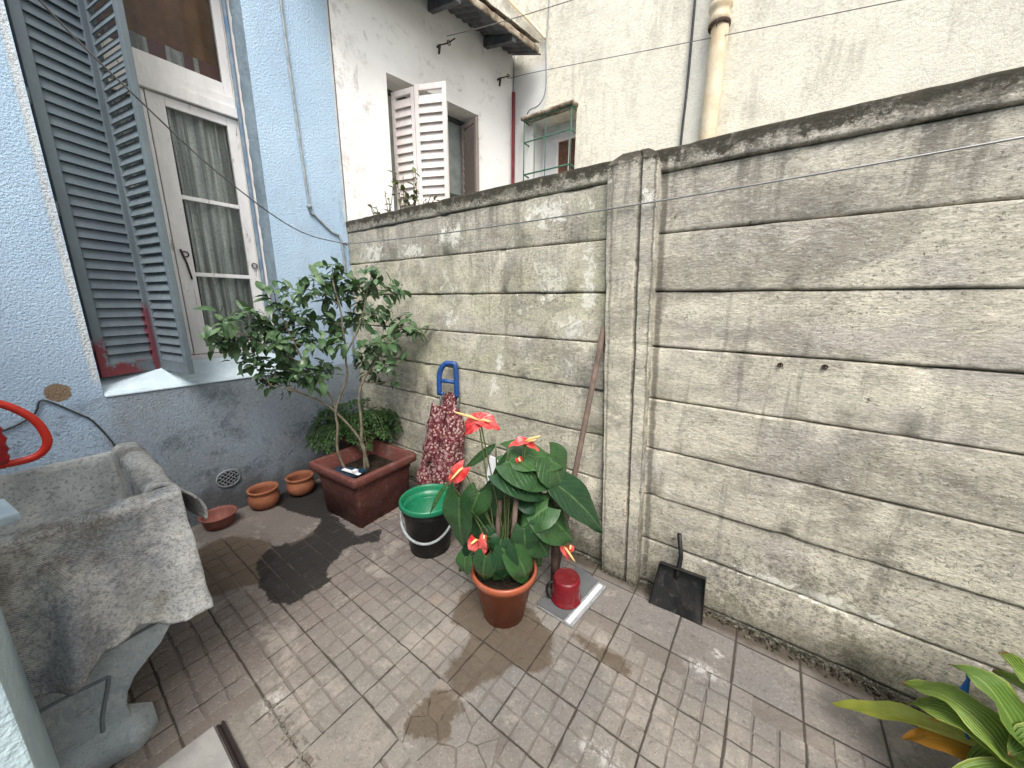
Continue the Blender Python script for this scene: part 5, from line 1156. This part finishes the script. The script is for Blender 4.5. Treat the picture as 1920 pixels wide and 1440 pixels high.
# ------------------------------------------------------------------ mug on magazine, dustpan, broomstick
mg = empty('magazine_stack', (2.35, -.31, 0)); tag(mg, 'grey board and newspapers lying under the red mug', 'magazines')
def slab(mb, pts, z0, z1): mb.prism([(x, y, z0) for x, y in pts], (0, 0, z1 - z0))
b = MB(); slab(b, [(2.245, -.483), (2.438, -.490), (2.476, -.160), (2.288, -.125)], .0085, .018); b.build('newspaper', MT['mag'], mg)
b = MB(); slab(b, [(2.236, -.480), (2.392, -.484), (2.428, -.150), (2.282, -.118)], .0185, .026); b.build('board', MT['board'], mg, bevel=.0015)
b = MB(); slab(b, [(2.402, -.482), (2.424, -.484), (2.460, -.172), (2.438, -.166)], .0185, .022); b.build('page_edge', MT['whiteb'], mg)
mu = empty('mug', (2.338, -.360, .027)); tag(mu, 'dark red enamel mug standing upside down on the grey board', 'mug')
mc = V((2.338, -.362, .0265))
b = MB(); b.lathe([(.072, .004), (.075, .0), (.079, .003), (.079, .009), (.074, .013), (.072, .045), (.069, .112), (.065, .125), (.058, .130), (.055, .126), (.052, .125), (0, .124)], mc, 44); b.build('body', MT['red_mug'], mu)
b = MB(); hd = V((-.72, -.69, 0)).normalized(); b.tube(bez([mc + hd * .068 + V((0, 0, .104)), mc + hd * .094 + V((0, 0, .094)), mc + hd * .102 + V((0, 0, .06)), mc + hd * .090 + V((0, 0, .018)), mc + hd * .073 + V((0, 0, .018))], 16), .0065, 8); b.build('handle', MT['black_pl'], mu)
dpn = empty('dustpan', (2.82, -.09, 0)); tag(dpn, 'black plastic dustpan leaning upright against the concrete wall', 'dustpan')
BL, BR, TL, TR = V((2.690, -.120, .008)), V((2.930, -.100, .008)), V((2.706, -.030, .205)), V((2.912, -.018, .205))
b = MB(); 
def dpan(u, v): return BL.lerp(BR, u).lerp(TL.lerp(TR, u), v)
nn_ = (BR - BL).cross(TL - BL).normalized(); nn_ = nn_ if nn_.y < 0 else -nn_
b.grid(dpan, 12, 12, False)
for P0_, P1_ in ((BL, TL), (BR, TR)):
    b.grid(lambda u, v, a=P0_, c=P1_: a.lerp(c, u) + nn_ * (.004 + .045 * u ** 1.2) * v, 10, 2, False)
b.grid(lambda u, v: TL.lerp(TR, u) + nn_ * .049 * v, 10, 3, False); b.build('pan', MT['black_pl'], dpn, solid=.004, bevel=.001)
b = MB(); up_ = (TL - BL).normalized(); tm = TL.lerp(TR, .42); b.tube([tm - up_ * .05 + nn_ * .018, tm + nn_ * .022, tm + up_ * .06 + nn_ * .024 + V((-.004, 0, 0)), tm + V((-.016, -.010, .190))], [.010, .012, .0105, .0105], 12); b.build('handle', MT['black_pl'], dpn)
b = MB(); b.tube([(2.215, -.25, .01), (2.235, -.165, .42), (2.318, -.030, 1.385)], [.015, .0155, .014], 12); tag(b.build('broomstick', MT['wood'], None, (2.2, -.2, 0)), 'long brown wooden broomstick leaning against the concrete wall beside the post', 'broomstick')

# ------------------------------------------------------------------ plant at lower right
p0 = V((3.83, -.40, .003))
potround(p0, .11, .16, .19, MT['black_pl'], 'flower_pot', 'dark round pot under the strap-leaved plant at the right edge')
ap = empty('aspidistra', p0 + V((0, 0, .15))); tag(ap, 'bright green broad strap-leaved plant at the lower right', 'plant')
def strap(tip, w_, h_, mat_b, base=None, nrm=None):
    tip = V(tip); bs_ = V(base) if base else p0 + V((random.uniform(-.07, .07), random.uniform(-.07, .07), .16)); L_ = (tip - bs_).length
    pts = bez([bs_, bs_.lerp(tip, .35) + V((0, 0, h_)), bs_.lerp(tip, .72) + V((0, 0, h_ * .85)), tip], 18); n = len(pts); lu, lv, vs = [], [], []; nv = 4
    for i_, p in enumerate(pts):
        t = i_ / (n - 1); d = (pts[min(i_ + 1, n - 1)] - pts[max(i_ - 1, 0)]).normalized(); up = V(nrm) if nrm else V((0, 0, 1)) + vw * .5; s_ = d.cross(up).normalized(); up2 = s_.cross(d)
        hw = 1.22 * w_ * (.10 if t < .22 else min(1, .10 + (t - .22) / .20)) * (1 if t < .6 else max(0.02, 1 - ((t - .6) / .4) ** 1.8))
        for j in range(-nv, nv + 1):
            u = j / nv; vs.append(p + s_ * u * hw * (1 + .10 * math.sin(t * 17 + tip.x * 90)) + up2 * (.38 * hw * abs(u) + .010 * math.sin(t * 9 + tip.y * 50 + u) + .006 * math.sin(t * 26 + u * 3) * abs(u))); lu.append(u); lv.append(t)
    k = 2 * nv + 1; mat_b.lu += lu; mat_b.lv += lv; mat_b.add(vs, [(i_ * k + j, (i_ + 1) * k + j, (i_ + 1) * k + j + 1, i_ * k + j + 1) for i_ in range(n - 1) for j in range(2 * nv)], True)
lf = LB()
for tip, w_, h_ in [((3.49,-.33,.345),.040,.10),((3.50,-.36,.30),.038,.10),((3.56,-.354,.490),.040,.08),((3.62,-.52,.22),.042,.10),((3.55,-.50,.10),.042,.14),((3.60,-.62,.12),.042,.12),((3.66,-.30,.55),.042,.06),((3.74,-.25,.60),.044,.05),((3.72,-.62,.12),.044,.12),((3.85,-.68,.14),.044,.12),((3.95,-.66,.18),.044,.12),((4.1,-.5,.3),.044,.1),((4.1,-.25,.35),.044,.1),((3.95,-.12,.5),.044,.08),((3.85,-.15,.62),.042,.05),((3.78,-.46,.50),.042,.05),((3.66,-.45,.36),.042,.10),((3.88,-.52,.45),.042,.08),((3.98,-.38,.55),.042,.05),((3.70,-.20,.42),.042,.08),((3.63,-.40,.20),.040,.13)]:
    strap(tip, w_, h_, lf)
lf.fin('foliage', MT['strap'], ap)
lf = LB(); strap((3.376, -.284, .095), .026, .12, lf); o = lf.fin('drooping_leaf', MT['ygleaf'], ap); o['label'] = 'long drooping yellow-green leaf'
lf = LB(); strap((3.520, -.340, .150), .034, .07, lf); o = lf.fin('yellow_leaf', MT['yleaf'], ap); o['label'] = 'yellow and brown withering leaf'
b = MB(); b.lathe([(.006, .0), (.020, .01), (.009, .10), (.004, .14), (.008, .16), (.012, .172), (.008, .182), (0, .184)], (3.610, -.330, .30), 14); tag(b.build('plastic_stake', MT['bright_blue'], None, (3.61, -.33, .3)), 'bright blue plastic spike among the strap leaves', 'stake')
b = MB(); b.tube([(3.615, -.33, .31), (3.70, -.38, .15)], .004, 6); b.build('spike', MT['bright_blue'], bpy.data.objects['plastic_stake'])
# ------------------------------------------------------------------ weeds on the wall top
wsp = [((.50, .05, 2.13), .17, 9), ((.60, .10, 2.13), .26, 14), ((.80, .06, 2.14), .22, 12), ((.36, .05, 2.13), .10, 7), ((.68, .07, 2.13), .14, 10), ((.93, .05, 2.14), .08, 6)]
lab = ['small weed with a bare leaning stem on the left of the wall top', 'tallest weed growing on the wall top below the white shutters', 'bushy weed on the wall top right of the tallest one', 'tiny weed on the wall top nearest the blue house', 'low weed on the wall top between the two tall ones', 'smallest weed tuft furthest right on the wall top']
for (bp, h_, n_), lb in zip(wsp, lab):
    w = empty('weed', bp); tag(w, lb, 'weed', 'weeds on top of the concrete wall'); s_ = MB(); lf = LB(); bp = V(bp)
    for k in range(3):
        tip = bp + V((random.uniform(-.08, .08), random.uniform(-.03, .05), h_ * random.uniform(.7, 1.35))); q = bez([bp, bp.lerp(tip, .5) + V((random.uniform(-.02, .02), 0, 0)), tip], 10); s_.tube(q, .0028, 5)
        for i_ in range(n_ // 2 + 2):
            p = q[random.randint(2, len(q) - 1)]; d = V((random.gauss(0, 1), random.gauss(0, 1), random.gauss(.2, .6))).normalized(); L_ = random.uniform(.025, .055); lf.leaf(p, p + d * L_, (0, -.4, 1), L_ * .32, 'ell', .2, .2, 3, 1)
    s_.build('stem', MT['stem'], w); lf.fin('foliage', MT['weed'], w)
